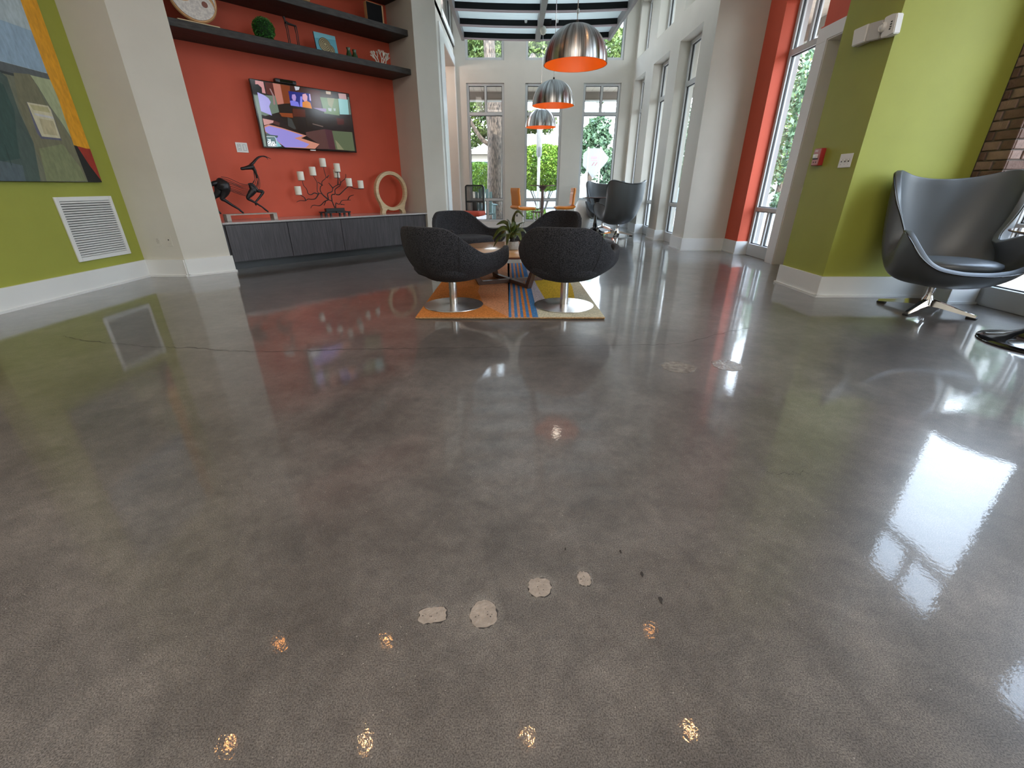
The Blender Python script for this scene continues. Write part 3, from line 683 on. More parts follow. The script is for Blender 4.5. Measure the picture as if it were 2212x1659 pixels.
# ================================================================== FURNITURE
# ---- rug
rug = thing('area_rug', 'hooked rug of orange, blue stripes, yellow and cream under the round wooden table', 'rug', (0, 4.83, 0))
def flatpoly(bm, poly, z0, z1, mx=None): prism(bm, poly, z0, z1, mx)
rx0, rx1, ry0, ry1 = -0.79, 0.775, 3.455 - 4.83, 6.205 - 4.83
def rugmat(name, c): return mat(name, c, 0.95, noise=0.22, nscale=70, bump=0.7, bscale=110, spec=0.1)
b = BM(); box(b, rx0, rx1, ry0, ry1, 0.001, 0.014, 0.004); obj('backing', b, rugmat('rug_backing_cream', (0.50, 0.43, 0.28)), rug)
o1 = rugmat('rug_orange', (0.62, 0.22, 0.055)); o2 = rugmat('rug_salmon', (0.60, 0.27, 0.14)); bl = rugmat('rug_blue', (0.07, 0.20, 0.42)); yl = rugmat('rug_yellow', (0.62, 0.40, 0.035)); lv = rugmat('rug_lavender', (0.50, 0.44, 0.46)); cr = rugmat('rug_cream', (0.56, 0.52, 0.38))
def sec(name, poly, m):
    b = BM(); flatpoly(b, poly, 0.014, 0.0185); obj(name, b, m, rug)
s0 = -0.02; s1 = 0.225
sec('orange_field', [(rx0, ry0), (s0, ry0), (-0.25, ry0 + 0.42), (-0.34, ry0 + 0.95), (-0.36, ry1), (rx0, ry1)], o1)
sec('salmon_field', [(s0, ry0), (s0, ry1), (-0.36, ry1), (-0.34, ry0 + 0.95), (-0.25, ry0 + 0.42)], o2)
k = 0; x = s0; wv = [0.024, 0.026, 0.026, 0.024, 0.024, 0.024, 0.026, 0.022, 0.049]
for i, wd in enumerate(wv):
    sh = -0.03
    sec('stripe', [(x, ry0), (x + wd, ry0), (x + wd + sh, ry1), (x + sh, ry1)], bl if i % 2 == 0 else (o2 if i < 5 else o1)); x += wd
sec('lavender_field', [(x, ry0 + 0.2), (x + 0.11, ry0 + 0.50), (x + 0.06, ry0 + 1.2), (x - 0.02, ry1), (x - 0.03, ry1)], lv)
sec('yellow_field', [(x + 0.11, ry0 + 0.50), (0.60, ry0 + 0.48), (0.66, ry0 + 1.2), (0.66, ry1), (x - 0.02, ry1), (x + 0.06, ry0 + 1.2)], yl)
sec('cream_field', [(x, ry0), (rx1, ry0), (rx1, ry1), (0.66, ry1), (0.66, ry0 + 1.2), (0.60, ry0 + 0.48), (x + 0.11, ry0 + 0.50), (x, ry0 + 0.2)], cr)
b = BM(); n = 150
for i in range(n):
    xx = rx0 + (rx1 - rx0) * (i + 0.5) / n
    tube(b, [(xx - 0.004, ry0 + 0.004, 0.006), (xx, ry0 - 0.006 - random.uniform(0, .003), 0.011), (xx + 0.004, ry0 + 0.006, 0.016)], 0.0045, 5)
o = obj('edge_loops', b, rugmat('rug_edge_yarn', (0.42, 0.24, 0.11)), rug); o['kind'] = 'stuff'

# ---- lounge chairs (front looks along +y)
def smoothstep(a, b_, x): t = max(0, min(1, (x - a) / (b_ - a))); return t * t * (3 - 2 * t)
def lounge_rim(th):
    """th: degrees from the back centre, -128..128"""
    a = abs(th)
    z = 0.715 - 0.005 * (a / 30) ** 2 if a < 30 else 0.71
    z = z + (0.505 - z) * smoothstep(28, 88, a) + 0.035 * smoothstep(95, 128, a)
    r = 0.40 + 0.015 * smoothstep(20, 70, a) + 0.085 * smoothstep(85, 128, a)
    return r, z
def lounge_surface(th, v):
    r, z = lounge_rim(th); a = R(th)
    rb, zb = 0.17, 0.258
    aa = abs(th)
    # front of the arm sweeps up underneath
    e = smoothstep(80, 128, aa)
    rr = rb + (r - rb) * (1 - (1 - v) ** (1.85 + 1.15 * e)) * (1 + (0.02 + 0.03 * e) * math.sin(math.pi * v))
    zz = zb + (z - zb) * (v ** (1.5 + 0.1 * e)) + 0.05 * e * math.sin(math.pi * min(1, v * 1.0)) * (1 - v)
    return Vector((rr * math.sin(a), -rr * math.cos(a), zz))
def make_lounge():
    t = thing('lounge_chair', 'x', 'lounge chair')
    nt_, nv = 56, 16; b = BM(); g = []
    for i in range(nt_ + 1):
        th = -128 + 256 * i / nt_
        g.append([b.verts.new(lounge_surface(th, j / nv)) for j in range(nv + 1)])
    for i in range(nt_):
        for j in range(nv): b.faces.new((g[i][j], g[i + 1][j], g[i + 1][j + 1], g[i][j + 1]))
    o = obj('shell', b, M['felt'], t, 180)
    m = o.modifiers.new('thick', 'SOLIDIFY'); m.thickness = 0.05; m.offset = -1 if True else 1; m.use_even_offset = False
    m2 = o.modifiers.new('soft', 'BEVEL'); m2.width = 0.02; m2.segments = 3; m2.limit_method = 'ANGLE'; m2.angle_limit = R(50)
    b = BM(); lathe(b, [(0, 0.248), (0.14, 0.250), (0.185, 0.262), (0.19, 0.30), (0, 0.30)], 40); obj('underside', b, M['felt'], t, 60)
    # seat: rounded block narrowing to the back
    b = BM(); pts = []
    for k in range(48):
        a = 2 * math.pi * k / 48; ca, sa = math.cos(a), math.sin(a)
        pts.append((0.315 * math.copysign(abs(ca) ** 0.75, ca), 0.02 + 0.31 * math.copysign(abs(sa) ** 0.7, sa)))
    rings = []
    for (sc_, zz) in ((0.72, 0.285), (0.90, 0.31), (0.985, 0.345), (1.0, 0.385), (0.985, 0.412), (0.93, 0.428), (0.6, 0.434), (0.0, 0.435)):
        if sc_ == 0: rings.append([b.verts.new((0, 0.02, zz))])
        else: rings.append([b.verts.new((x * sc_, y * sc_, zz)) for x, y in pts])
    b.faces.new(rings[0][::-1])
    for i in range(len(rings) - 1):
        for k in range(48):
            if len(rings[i + 1]) == 1: b.faces.new((rings[i][k], rings[i][(k + 1) % 48], rings[i + 1][0]))
            else: b.faces.new((rings[i][k], rings[i][(k + 1) % 48], rings[i + 1][(k + 1) % 48], rings[i + 1][k]))
    obj('seat', b, M['felt'], t, 180)
    for th in (0, 50, -50):
        b = BM(); P = []
        for j in range(1, 17):
            p = lounge_surface(th, j / 16); nrm = Vector((math.sin(R(th)), -math.cos(R(th)), -0.3)).normalized(); P.append(p + nrm * 0.001)
        tube(b, P, 0.0022, 5); obj('seam', b, M['seam'], t, 60)
    b = BM(); tube(b, [(0, 0, 0.03), (0, 0, 0.256)], 0.035, 28); obj('post', b, M['steel'], t, 40)
    b = BM(); lathe(b, [(0, 0.019), (0.262, 0.019), (0.268, 0.022), (0.267, 0.026), (0.06, 0.031), (0.037, 0.034), (0, 0.034)], 72); obj('base_disc', b, M['steel'], t, 30)
    b = BM(); box(b, -0.11, 0.11, -0.02, 0.02, 0.240, 0.256, 0.004); obj('swivel_plate', b, M['steel'], t, 30)
    return t
def copy_tree(o, parent=None):
    c = o.copy(); C.objects.link(c); c.parent = parent
    for ch in list(o.children): copy_tree(ch, c)
    return c
def place(o, x, y, az, label, z=0.0):
    o.location = (x, y, z); o.rotation_euler = (0, 0, -R(az)); o['label'] = label; return o
L1 = make_lounge(); L1['group'] = 'charcoal felt tub chairs around the rug'
place(L1, -0.522, 3.86, 33, 'charcoal felt swivel tub chair seen from behind, left one on the orange end of rug')
place(copy_tree(L1), 0.478, 3.845, 15, 'charcoal felt swivel tub chair seen from behind, right one on the cream corner of rug')
place(copy_tree(L1), -0.57, 5.72, 140, 'charcoal felt tub chair at far left of rug with its grey seat facing the camera')
place(copy_tree(L1), 0.47, 5.75, 222, 'charcoal felt tub chair at far right of rug beyond the plant, turned to the table')

# ---- round coffee table
ct = thing('coffee_table', 'round warm oak coffee table with crossed walnut trapezoid legs on the rug', 'coffee table', (0.0, 4.88, 0.0195))
zt = 0.340
b = BM(); lathe(b, [(0, zt - 0.002), (0.597, zt - 0.002), (0.617, zt + 0.006), (0.620, zt + 0.018), (0.0, zt + 0.018)], 96); obj('table_apron', b, M['walnut'], ct, 40)
b = BM(); lathe(b, [(0, zt + 0.018), (0.618, zt + 0.018), (0.618, zt + 0.026), (0.612, zt + 0.029), (0, zt + 0.029)], 96); obj('tabletop', b, M['oak'], ct, 40)
def leg_frame(ang, name, m):
    b = BM(); wd, th = 0.05, 0.04; mx = Matrix.Rotation(R(ang), 4, 'Z')
    rb, rt = 0.385, 0.56
    box(b, -rb, rb, -wd / 2, wd / 2, 0.0, th, 0.002, mx=mx, seg=1)
    for s in (-1, 1):
        P = [(s * rb, 0.0), (s * (rb - th), th), (s * (rt - th), zt - 0.002), (s * rt, zt - 0.002)]
        mm = mx @ Matrix.Rotation(R(90), 4, 'X')
        prism(b, P, -wd / 2, wd / 2, mx=mm)
    box(b, -rt, rt, -wd / 2, wd / 2, zt - 0.02, zt - 0.003, mx=mx)
    obj(name, b, m, ct, 30)
leg_frame(-60, 'leg_frame', M['legwood']); leg_frame(22, 'leg_frame', M['legwood'])
# ---- plant in vase on the table
pl = thing('potted_plant', 'dark strappy leafed plant in a low glass bowl on the oak coffee table', 'potted plant', (0.015, 4.76, 0.3895))
b = BM(); lathe(b, [(0, 0), (0.062, 0.0), (0.068, 0.006), (0.072, 0.04), (0.070, 0.085), (0.066, 0.085), (0.067, 0.04), (0.062, 0.01), (0, 0.008)], 36, cap=False); obj('glass_bowl', b, M['water'], pl, 60)
b = BM(); lathe(b, [(0, 0.008), (0.06, 0.010), (0.064, 0.03), (0.05, 0.038), (0, 0.045)], 24); obj('soil', b, M['soil'], pl, 60)
b = BM(); lathe(b, [(0, 0.03), (0.03, 0.03), (0.036, 0.06), (0.025, 0.11), (0.016, 0.14), (0, 0.14)], 16); obj('stem', b, M['soil'], pl, 60)
def strap_leaf(pts, wmax, twist=0.0):
    b = BM(); P = catmull(pts, 5); n = len(P); prev = None
    for i, p in enumerate(P):
        t = (P[min(i + 1, n - 1)] - P[max(0, i - 1)]).normalized(); s = i / (n - 1)
        ww = wmax * (math.sin(math.pi * min(1, 0.18 + 0.82 * s)) ** 0.8 + 0.02)
        side = t.cross(Vector((0, 0, 1))); side = (side if side.length > 0.1 else Vector((1, 0, 0))).normalized()
        side = Matrix.Rotation(twist, 3, t) @ side
        up = side.cross(t)
        q = [b.verts.new(p - side * ww + up * ww * 0.25), b.verts.new(p - up * 0.001), b.verts.new(p + side * ww + up * ww * 0.25)]
        if prev:
            b.faces.new((prev[0], prev[1], q[1], q[0])); b.faces.new((prev[1], prev[2], q[2], q[1]))
        prev = q
    return b
LV = [([(0, 0, .11), (-.05, -.01, .20), (-.13, -.03, .20), (-.21, -.04, .10)], .026), ([(0, 0, .11), (-.06, -.05, .15), (-.14, -.07, .12), (-.20, -.08, .03)], .024),
      ([(0, 0, .12), (-.03, .02, .22), (-.09, .02, .27), (-.17, .02, .245)], .022), ([(0, 0, .12), (-.02, 0, .2), (-.045, 0, .28), (-.06, -.01, .30)], .026),
      ([(0, 0, .12), (.005, 0, .22), (.02, .0, .33), (.06, -.01, .375), (.12, -.02, .32)], .020), ([(0, 0, .12), (.04, 0, .19), (.08, .01, .25), (.13, .01, .27)], .022),
      ([(0, 0, .12), (.03, -.05, .17), (.06, -.10, .17), (.09, -.14, .10)], .024), ([(0, 0, .1), (-.02, -.07, .17), (-.04, -.13, .15), (-.06, -.18, .06)], .026),
      ([(0, 0, .1), (.05, .05, .18), (.12, .09, .18), (.17, .11, .10)], .022), ([(0, 0, .1), (-.04, .07, .18), (-.09, .13, .17), (-.13, .17, .08)], .024),
      ([(0, 0, .1), (.01, -.03, .2), (0, -.06, .24), (-.02, -.10, .22)], .024), ([(0, 0, .12), (.03, .0, .19), (.05, .02, .24), (.085, .04, .235)], .02)]
for i, (pts, wd) in enumerate(LV):
    o = obj('leaf', strap_leaf(pts, wd * 1.35, twist=random.uniform(-0.7, 0.7)), M['leafdark'], pl, 180)
    m = o.modifiers.new('t', 'SOLIDIFY'); m.thickness = 0.0015

# ---- egg chairs (front looks along +y)
EGG = [(0, (0, -.415, 1.070)), (14, (.125, -.420, 1.075)), (28, (.26, -.400, 1.095)), (38, (.37, -.345, 1.125)), (46, (.445, -.265, 1.135)), (53, (.470, -.19, 1.09)),
       (61, (.458, -.135, 1.00)), (69, (.425, -.09, .89)), (77, (.375, -.055, .78)), (85, (.322, -.04, .670)), (92, (.308, .005, .612)), (100, (.355, .075, .645)),
       (108, (.425, .155, .685)), (117, (.452, .245, .680)), (126, (.438, .335, .620)), (136, (.370, .42, .50)), (148, (.265, .455, .420)), (164, (.13, .475, .388)), (180, (0, .48, .382))]
def egg_rim(th):
    a = abs(th); k = 0
    while k < len(EGG) - 2 and EGG[k + 1][0] < a: k += 1
    g = lambda i: (EGG[-i][0] * -1, Vector((-EGG[-i][1][0], *EGG[-i][1][1:]))) if i < 0 else (EGG[i] if i < len(EGG) else (360 - EGG[2 * len(EGG) - 2 - i][0], Vector((-EGG[2 * len(EGG) - 2 - i][1][0], *EGG[2 * len(EGG) - 2 - i][1][1:]))))
    P = []
    for i in (k - 1, k, k + 1, k + 2):
        if i < 0: e = EGG[-i]; P.append(Vector((-e[1][0], e[1][1], e[1][2])))
        elif i > len(EGG) - 1: e = EGG[2 * len(EGG) - 2 - i]; P.append(Vector((-e[1][0], e[1][1], e[1][2])))
        else: P.append(Vector(EGG[i][1]))
    t = (a - EGG[k][0]) / (EGG[k + 1][0] - EGG[k][0])
    p = 0.5 * ((2 * P[1]) + (P[2] - P[0]) * t + (2 * P[0] - 5 * P[1] + 4 * P[2] - P[3]) * t * t + (3 * P[1] - P[0] - 3 * P[2] + P[3]) * t ** 3)
    if th < 0: p.x = -p.x
    return p
def egg_surface(th, v):
    rim = egg_rim(th); a = R(th)
    P0 = Vector((0, 0.03, 0.225))
    k = 1.22 - 0.14 * smoothstep(90, 150, abs(th))
    bulge = Vector((math.sin(a) * 0.40 * k, 0.0 - math.cos(a) * (0.37 if math.cos(a) > 0 else 0.42) * k, 0.315 + 0.03))
    h = 0.20 * (rim.z - 0.315)
    P1 = Vector((bulge.x * 0.80, bulge.y * 0.80, 0.215)); P2 = Vector((bulge.x * 1.06, bulge.y * 1.04, 0.225 + 0.36 * (rim.z - 0.225)))
    if abs(th) > 120: P2 = P2.lerp(rim.lerp(P1, 0.4), smoothstep(120, 160, abs(th)))
    q = 1 - v
    return P0 * q ** 3 + P1 * 3 * q * q * v + P2 * 3 * q * v * v + rim * v ** 3
def make_egg():
    t = thing('egg_chair', 'x', 'armchair')
    N_, V_ = 120, 26; b = BM(); c0 = b.verts.new(egg_surface(0, 0)); g = []
    for i in range(N_):
        th = -180 + 360 * i / N_
        g.append([b.verts.new(egg_surface(th, (j + 1) / V_)) for j in range(V_)])
    for i in range(N_):
        i2 = (i + 1) % N_
        b.faces.new((c0, g[i2][0], g[i][0]))
        for j in range(V_ - 1): b.faces.new((g[i][j], g[i2][j], g[i2][j + 1], g[i][j + 1]))
    bmesh.ops.recalc_face_normals(b, faces=b.faces)
    o = obj('shell', b, M['leather'], t, 180)
    s = o.modifiers.new('smooth', 'SMOOTH'); s.factor = 0.5; s.iterations = 2
    m = o.modifiers.new('thick', 'SOLIDIFY'); m.thickness = 0.045; m.offset = -1; m.use_even_offset = False
    m2 = o.modifiers.new('soft', 'BEVEL'); m2.width = 0.018; m2.segments = 3; m2.limit_method = 'ANGLE'; m2.angle_limit = R(45)
    for off in (0.006, ):
        b = BM(); P = [egg_surface(-180 + 360 * i / 160, 0.985) for i in range(160)]; P.append(P[0]); P.append(P[1])
        cen = Vector((0, 0.0, 0.6)); tube(b, [p + (p - Vector((0, 0, p.z))).normalized() * 0.004 for p in P], 0.0055, 6, caps=False); obj('piping', b, M['blackgloss'], t, 180)
    b = BM(); pts = []
    for k in range(48):
        a = 2 * math.pi * k / 48; ca, sa = math.cos(a), math.sin(a); pts.append((0.285 * math.copysign(abs(ca) ** 0.85, ca), 0.14 + 0.27 * math.copysign(abs(sa) ** 0.85, sa)))
    rings = []
    for sc_, zz in ((0.75, 0.385), (0.95, 0.395), (1.0, 0.42), (0.97, 0.445), (0.85, 0.458), (0.5, 0.466), (0, 0.468)):
        rings.append([b.verts.new((x * sc_, 0.14 + (y - 0.14) * sc_, zz)) for x, y in pts] if sc_ else [b.verts.new((0, 0.14, zz))])
    b.faces.new(rings[0][::-1])
    for i in range(len(rings) - 1):
        for k in range(48):
            if len(rings[i + 1]) == 1: b.faces.new((rings[i][k], rings[i][(k + 1) % 48], rings[i + 1][0]))
            else: b.faces.new((rings[i][k], rings[i][(k + 1) % 48], rings[i + 1][(k + 1) % 48], rings[i + 1][k]))
    obj('seat_cushion', b, M['leather'], t, 180)
    b = BM(); lathe(b, [(0, 0.06), (0.048, 0.06), (0.042, 0.10), (0.030, 0.13), (0.027, 0.20), (0.05, 0.232), (0, 0.232)], 28); obj('column', b, M['chrome'], t, 40)
    for k in range(4):
        mx = Matrix.Rotation(R(45 + 90 * k), 4, 'Z'); b = BM(); pr = []
        for (x, hw, zt_, zb_) in ((0.02, 0.030, 0.105, 0.050), (0.10, 0.032, 0.092, 0.048), (0.22, 0.024, 0.060, 0.030), (0.345, 0.017, 0.034, 0.014)):
            pr.append([b.verts.new(mx @ Vector(q)) for q in ((x, -hw, zb_), (x, hw, zb_), (x, hw * 0.6, zt_), (x, -hw * 0.6, zt_))])
        b.faces.new(pr[0][::-1]); b.faces.new(pr[-1])
        for i in range(3):
            for j in range(4): b.faces.new((pr[i][j], pr[i][(j + 1) % 4], pr[i + 1][(j + 1) % 4], pr[i + 1][j]))
        lg = obj('leg', b, M['chrome'], t, 40)
        b = BM(); box(b, 0.285, 0.352, -0.021, 0.021, 0.0, 0.016, 0.005, mx=mx); obj('foot_pad', b, M['foot'], lg, 40)
    return t
E1 = make_egg(); E1['group'] = 'leather egg chairs'
place(E1, 3.66, 3.74, 196, 'charcoal leather egg chair facing into the room before the green wall and brick pier')
place(copy_tree(E1), 2.36, 10.15, 336, 'charcoal leather egg chair seen from behind at the far right windows')
place(copy_tree(E1), 2.30, 11.50, 190, 'charcoal leather egg chair by the far end windows, mostly hidden behind the nearer one')

# ---- tulip tables
def tulip(x, y, label, top_r, top_z, base_r, topmat, scale=1.0):
    t = thing('pedestal_table', label, 'table', (x, y, 0))
    b = BM(); lathe(b, [(0, top_z - 0.022), (top_r * 0.9, top_z - 0.022), (top_r - 0.004, top_z - 0.010), (top_r, top_z - 0.004), (top_r - 0.003, top_z), (0, top_z)], 72); obj('tabletop', b, topmat, t, 40)
    b = BM(); prof = [(base_r - 0.006, 0.0), (base_r, 0.006), (base_r - 0.004, 0.014), (base_r * 0.86, 0.024), (base_r * 0.62, 0.045), (base_r * 0.40, 0.085), (base_r * 0.24, 0.15), (base_r * 0.155, 0.25), (0.030, 0.36), (0.030, 0.48), (0.040, 0.60), (0.075, top_z - 0.04), (0.11, top_z - 0.022)]
    lathe(b, prof, 64); obj('trumpet_base', b, M['blackgloss'], t, 180)
    return t
M['tabledark'] = mat('mahogany_tabletop', (0.16, 0.075, 0.06), 0.12, noise=0.15, nscale=8, coat=0.5)
tulip(3.68, 2.80, 'black trumpet base table with a thin brown top beside the near egg chair', 0.42, 0.735, 0.345, M['tabledark'])
tulip(1.98, 10.80, 'black trumpet base table standing between the two far egg chairs', 0.34, 0.775, 0.26, M['tabledark'])

# ---- bar stools
def make_stool():
    t = thing('bar_stool', 'x', 'bar stool')
    b = BM(); xs = 0.20; P = [(-.19, 1.06), (-.195, 1.0), (-.18, .90), (-.175, .80), (-.165, .735), (-.12, .705), (0, .70), (.12, .705), (.19, .700), (.215, .675)]
    def slab(P, th, wd, name):
        b = BM(); Q = catmull([(0, y, z) for y, z in P], 4); n = len(Q); rg = []
        for i, p in enumerate(Q):
            tt = (Q[min(i + 1, n - 1)] - Q[max(0, i - 1)]).normalized(); nr = Vector((0, -tt.z, tt.y))
            row = []
            for (sx_, so) in ((-1, 0.5), (-0.92, 0.0), (0.92, 0.0), (1, 0.5), (0.92, 1), (-0.92, 1)):
                row.append(b.verts.new(p + Vector((sx_ * wd, 0, 0)) + nr * (th * so)))
            rg.append(row)
        for i in range(n - 1):
            for k in range(6): b.faces.new((rg[i][k], rg[i][(k + 1) % 6], rg[i + 1][(k + 1) % 6], rg[i + 1][k]))
        b.faces.new(rg[0][::-1]); b.faces.new(rg[-1])
        return obj(name, b, M['orange'], t, 50)
    slab(P[:5], 0.05, xs, 'backrest'); slab([(-.165, .735), (-.13, .71), (0, .70), (.12, .705), (.19, .700), (.215, .68)], -0.055, xs, 'seat')
    for zz in (0.99, 0.93, 0.87, 0.81):
        b = BM(); tube(b, [(-xs * 0.95, -.135, zz - .002), (xs * 0.95, -.135, zz)], 0.004, 5); obj('stitching', b, mat('dark_orange_stitching', (0.45, 0.13, 0.02), 0.7), t)
    b = BM(); tube(b, [(0, 0, 0.02), (0, 0, 0.45)], 0.026, 18); tube(b, [(0, 0, 0.45), (0, 0, 0.65)], 0.016, 16); obj('post', b, M['chrome'], t, 40)
    b = BM(); lathe(b, [(0, 0), (0.205, 0), (0.205, 0.006), (0.19, 0.014), (0.06, 0.03), (0, 0.035)], 48); obj('base_disc', b, M['chrome'], t, 40)
    b = BM(); tube(b, [(0.02, 0, 0.28)] + [(0.03 + 0.0, 0.0, 0.28)] + [(0.16 * math.sin(a), 0.16 * math.cos(a) * 1.0, 0.28) for a in [R(40 + 280 * k / 24 - 180) for k in range(25)]] + [(0.02, 0, 0.28)], 0.009, 8); obj('foot_ring', b, M['chrome'], t, 50)
    b = BM(); tube(b, [(0, 0, 0.62), (-0.06, -0.09, 0.60), (-0.065, -0.10, 0.55)], 0.005, 6); tube(b, [(-0.065, -0.10, 0.56), (-0.065, -0.10, 0.52)], 0.013, 8); obj('lift_lever', b, M['black'], t, 40)
    return t
S1 = make_stool(); S1['group'] = 'orange bar stools'
S1.scale = (0.92, 0.92, 0.92)
place(S1, 0.22, 8.75, 68, 'orange leatherette bar stool with open back side turned, left of the bar table')
S2 = copy_tree(S1); place(S2, 1.05, 9.1, 268, 'orange leatherette bar stool facing left, right of the bar table')
# ---- bar table with low nesting tables
t = thing('bar_table', 'tall slim round bar table between the orange bar stools', 'table', (0.64, 9.55, 0))
b = BM(); lathe(b, [(0, 1.005), (0.22, 1.005), (0.255, 1.012), (0.255, 1.024), (0, 1.024)], 48); obj('tabletop', b, M['walnut'], t, 40)
b = BM(); tube(b, [(0, 0, .02), (0, 0, .95)], 0.030, 16); lathe(b, [(0.03, .93), (0.09, 1.0), (0, 1.006)], 16, cap=False); obj('post', b, mat('grey_brown_post', (0.20, 0.16, 0.15), 0.4), t, 40)
b = BM(); lathe(b, [(0, 0), (0.22, 0), (0.22, 0.01), (0.03, 0.03), (0, 0.03)], 40); obj('base_disc', b, M['steel'], t, 40)
for (x, y, z_, r_, lab) in ((0.45, 9.15, 0.612, 0.17, 'small round low side table before the bar table, taller of the pair'), (0.50, 8.82, 0.57, 0.13, 'small round low side table before the bar table, lower of the pair')):
    t = thing('side_table', lab, 'side table', (x, y, 0))
    b = BM(); lathe(b, [(0, z_ - 0.02), (r_ * 0.92, z_ - 0.02), (r_, z_ - 0.006), (r_, z_), (0, z_)], 40); obj('tabletop', b, M['tabledark'], t, 40)
    b = BM(); tube(b, [(0, 0, 0.01), (0, 0, z_ - 0.02)], 0.014, 12); obj('post', b, M['steel'], t, 40)
    b = BM(); lathe(b, [(0, 0), (r_ * 0.5, 0), (r_ * 0.5, 0.008), (0.014, 0.014), (0, 0.014)], 32); obj('base_disc', b, M['steel'], t, 40)
# ---- mesh backed office chair
t = thing('office_chair', 'black mesh back office chair with red seat left of the far windows', 'office chair', (-0.74, 9.55, 0), R(-12))
def rr(bm, x0, x1, z0, z1, r, th, y0, y1, hole=True, lean=0.0):
    """rounded rectangular ring"""
    def loop(x0, x1, z0, z1, r):
        out = []
        for cx_, cz_, a0 in ((x1 - r, z1 - r, 0), (x0 + r, z1 - r, 90), (x0 + r, z0 + r, 180), (x1 - r, z0 + r, 270)):
            for k in range(5): a = R(a0 + 22.5 * k); out.append((cx_ + r * math.cos(a), cz_ + r * math.sin(a)))
        return out
    A, B = loop(x0, x1, z0, z1, r), loop(x0 + th, x1 - th, z0 + th, z1 - th, max(0.005, r - th))
    n = len(A); V = [[bm.verts.new((x, y + lean * (z - z0), z)) for x, z in L] for y in (y0, y1) for L in (A, B)]
    for k in range(n):
        k2 = (k + 1) % n
        bm.faces.new((V[0][k], V[0][k2], V[1][k2], V[1][k])); bm.faces.new((V[2][k], V[3][k], V[3][k2], V[2][k2]))
        bm.faces.new((V[0][k], V[2][k], V[2][k2], V[0][k2])); bm.faces.new((V[1][k], V[1][k2], V[3][k2], V[3][k]))
b = BM(); rr(b, -0.20, 0.20, 0.47, 1.03, 0.05, 0.028, -0.015, 0.015); box(b, -0.19, 0.19, -0.018, 0.018, 0.70, 0.735, 0.005); box(b, -0.05, 0.05, -0.025, 0.012, 0.44, 0.72, 0.01); obj('back_frame', b, M['black'], t, 40)
MESHM = mat('see_through_black_mesh', (0.03, 0.03, 0.03), 0.8, alpha=0.45)
b = BM(); box(b, -0.175, 0.175, -0.003, 0.003, 0.735, 1.005); obj('mesh_panel', b, MESHM, t)
b = BM(); box(b, -0.175, -0.05, -0.003, 0.003, 0.495, 0.70); box(b, 0.05, 0.175, -0.003, 0.003, 0.495, 0.70); obj('lower_mesh_panel', b, MESHM, t)
b = BM(); box(b, -0.27, 0.22, -0.46, 0.03, 0.455, 0.545, 0.035, seg=3); obj('seat', b, M['redfabric'], t, 60)
b = BM(); tube(b, [(0, -.26, 0.10), (0, -.26, 0.40)], 0.022, 12); tube(b, [(0, -.26, .37), (0, -0.05, .37), (0, 0.0, .46)], 0.018, 8); obj('gas_column', b, M['black'], t, 40)
for k in range(5):
    a = R(72 * k + 18); b = BM(); tube(b, [(0, -.26, .11), (0.26 * math.cos(a), -.26 + 0.26 * math.sin(a), .07)], [0.024, 0.014], 8); lg = obj('leg', b, M['black'], t, 40)
    b = BM(); tube(b, [(0.26 * math.cos(a) - .02, -.26 + 0.26 * math.sin(a), .028), (0.26 * math.cos(a) + .02, -.26 + 0.26 * math.sin(a), .028)], 0.028, 14); obj('caster', b, M['black'], lg, 40)
# ---- white ovoid planter
t = thing('ovoid_planter', 'smooth white egg shaped planter by the third end window', 'planter', (1.83, 11.85, 0))
b = BM(); lathe(b, [(0.10, 0), (0.14, 0.01), (0.20, 0.16), (0.225, 0.32), (0.21, 0.50), (0.16, 0.64), (0.12, 0.68), (0.11, 0.66), (0, 0.64)], 40); obj('bowl', b, M['white'], t, 180)

# ---- low media cabinet in the niche
cab = niche_thing('media_cabinet', 'long low charcoal woodgrain cabinet with four doors under the television', 'cabinet', 0, 0, 0)
b = BM(); box(b, 0.012, 3.118, 0.05, 0.65, 0.10, 0.566); obj('carcass', b, M['laminate'], cab)
b = BM(); box(b, -0.0 + 0.02, 3.115, 0.16, 0.62, 0.0, 0.10); obj('toe_kick', b, M['toe'], cab)
for (a, b_, w0) in ((0.035, 0.782, 0.02), (0.788, 1.556, 0.02), (1.562, 2.325, 0.02), (2.330, 3.115, 0.035)):
    b = BM(); box(b, a, b_, w0, w0 + 0.02, 0.112, 0.555, 0.0015, seg=1); obj('door', b, M['laminate'], cab, 30)
ctp = niche_thing('countertop', 'thin pale grey quartz countertop on the charcoal media cabinet', 'countertop', 0, 0, 0)
b = BM(); box(b, 0.004, 3.128, -0.004, 0.658, 0.567, 0.589, 0.002, seg=1); obj('slab', b, M['counter'], ctp, 30)
# ---- floating shelves
for zz, lab, k in ((2.565, 'lowest dark wood floating shelf above the television', 0), (3.045, 'middle dark wood floating shelf in the red niche', 1), (3.515, 'topmost dark wood floating shelf, only its corner in view', 2)):
    s = niche_thing('floating_shelf', lab, 'shelf', 0, 0, 0, 'dark wood niche shelves')
    b = BM(); box(b, 0.004, 3.126, 0.13, 0.658, zz, zz + 0.075, 0.004, seg=1); obj('board', b, M['shelf'], s, 30)
    if k < 2:
        b = BM(); box(b, 0.006, 0.02, 0.115, 0.14, zz + 0.02, zz + 0.045); obj('clip', b, M['white'], s)

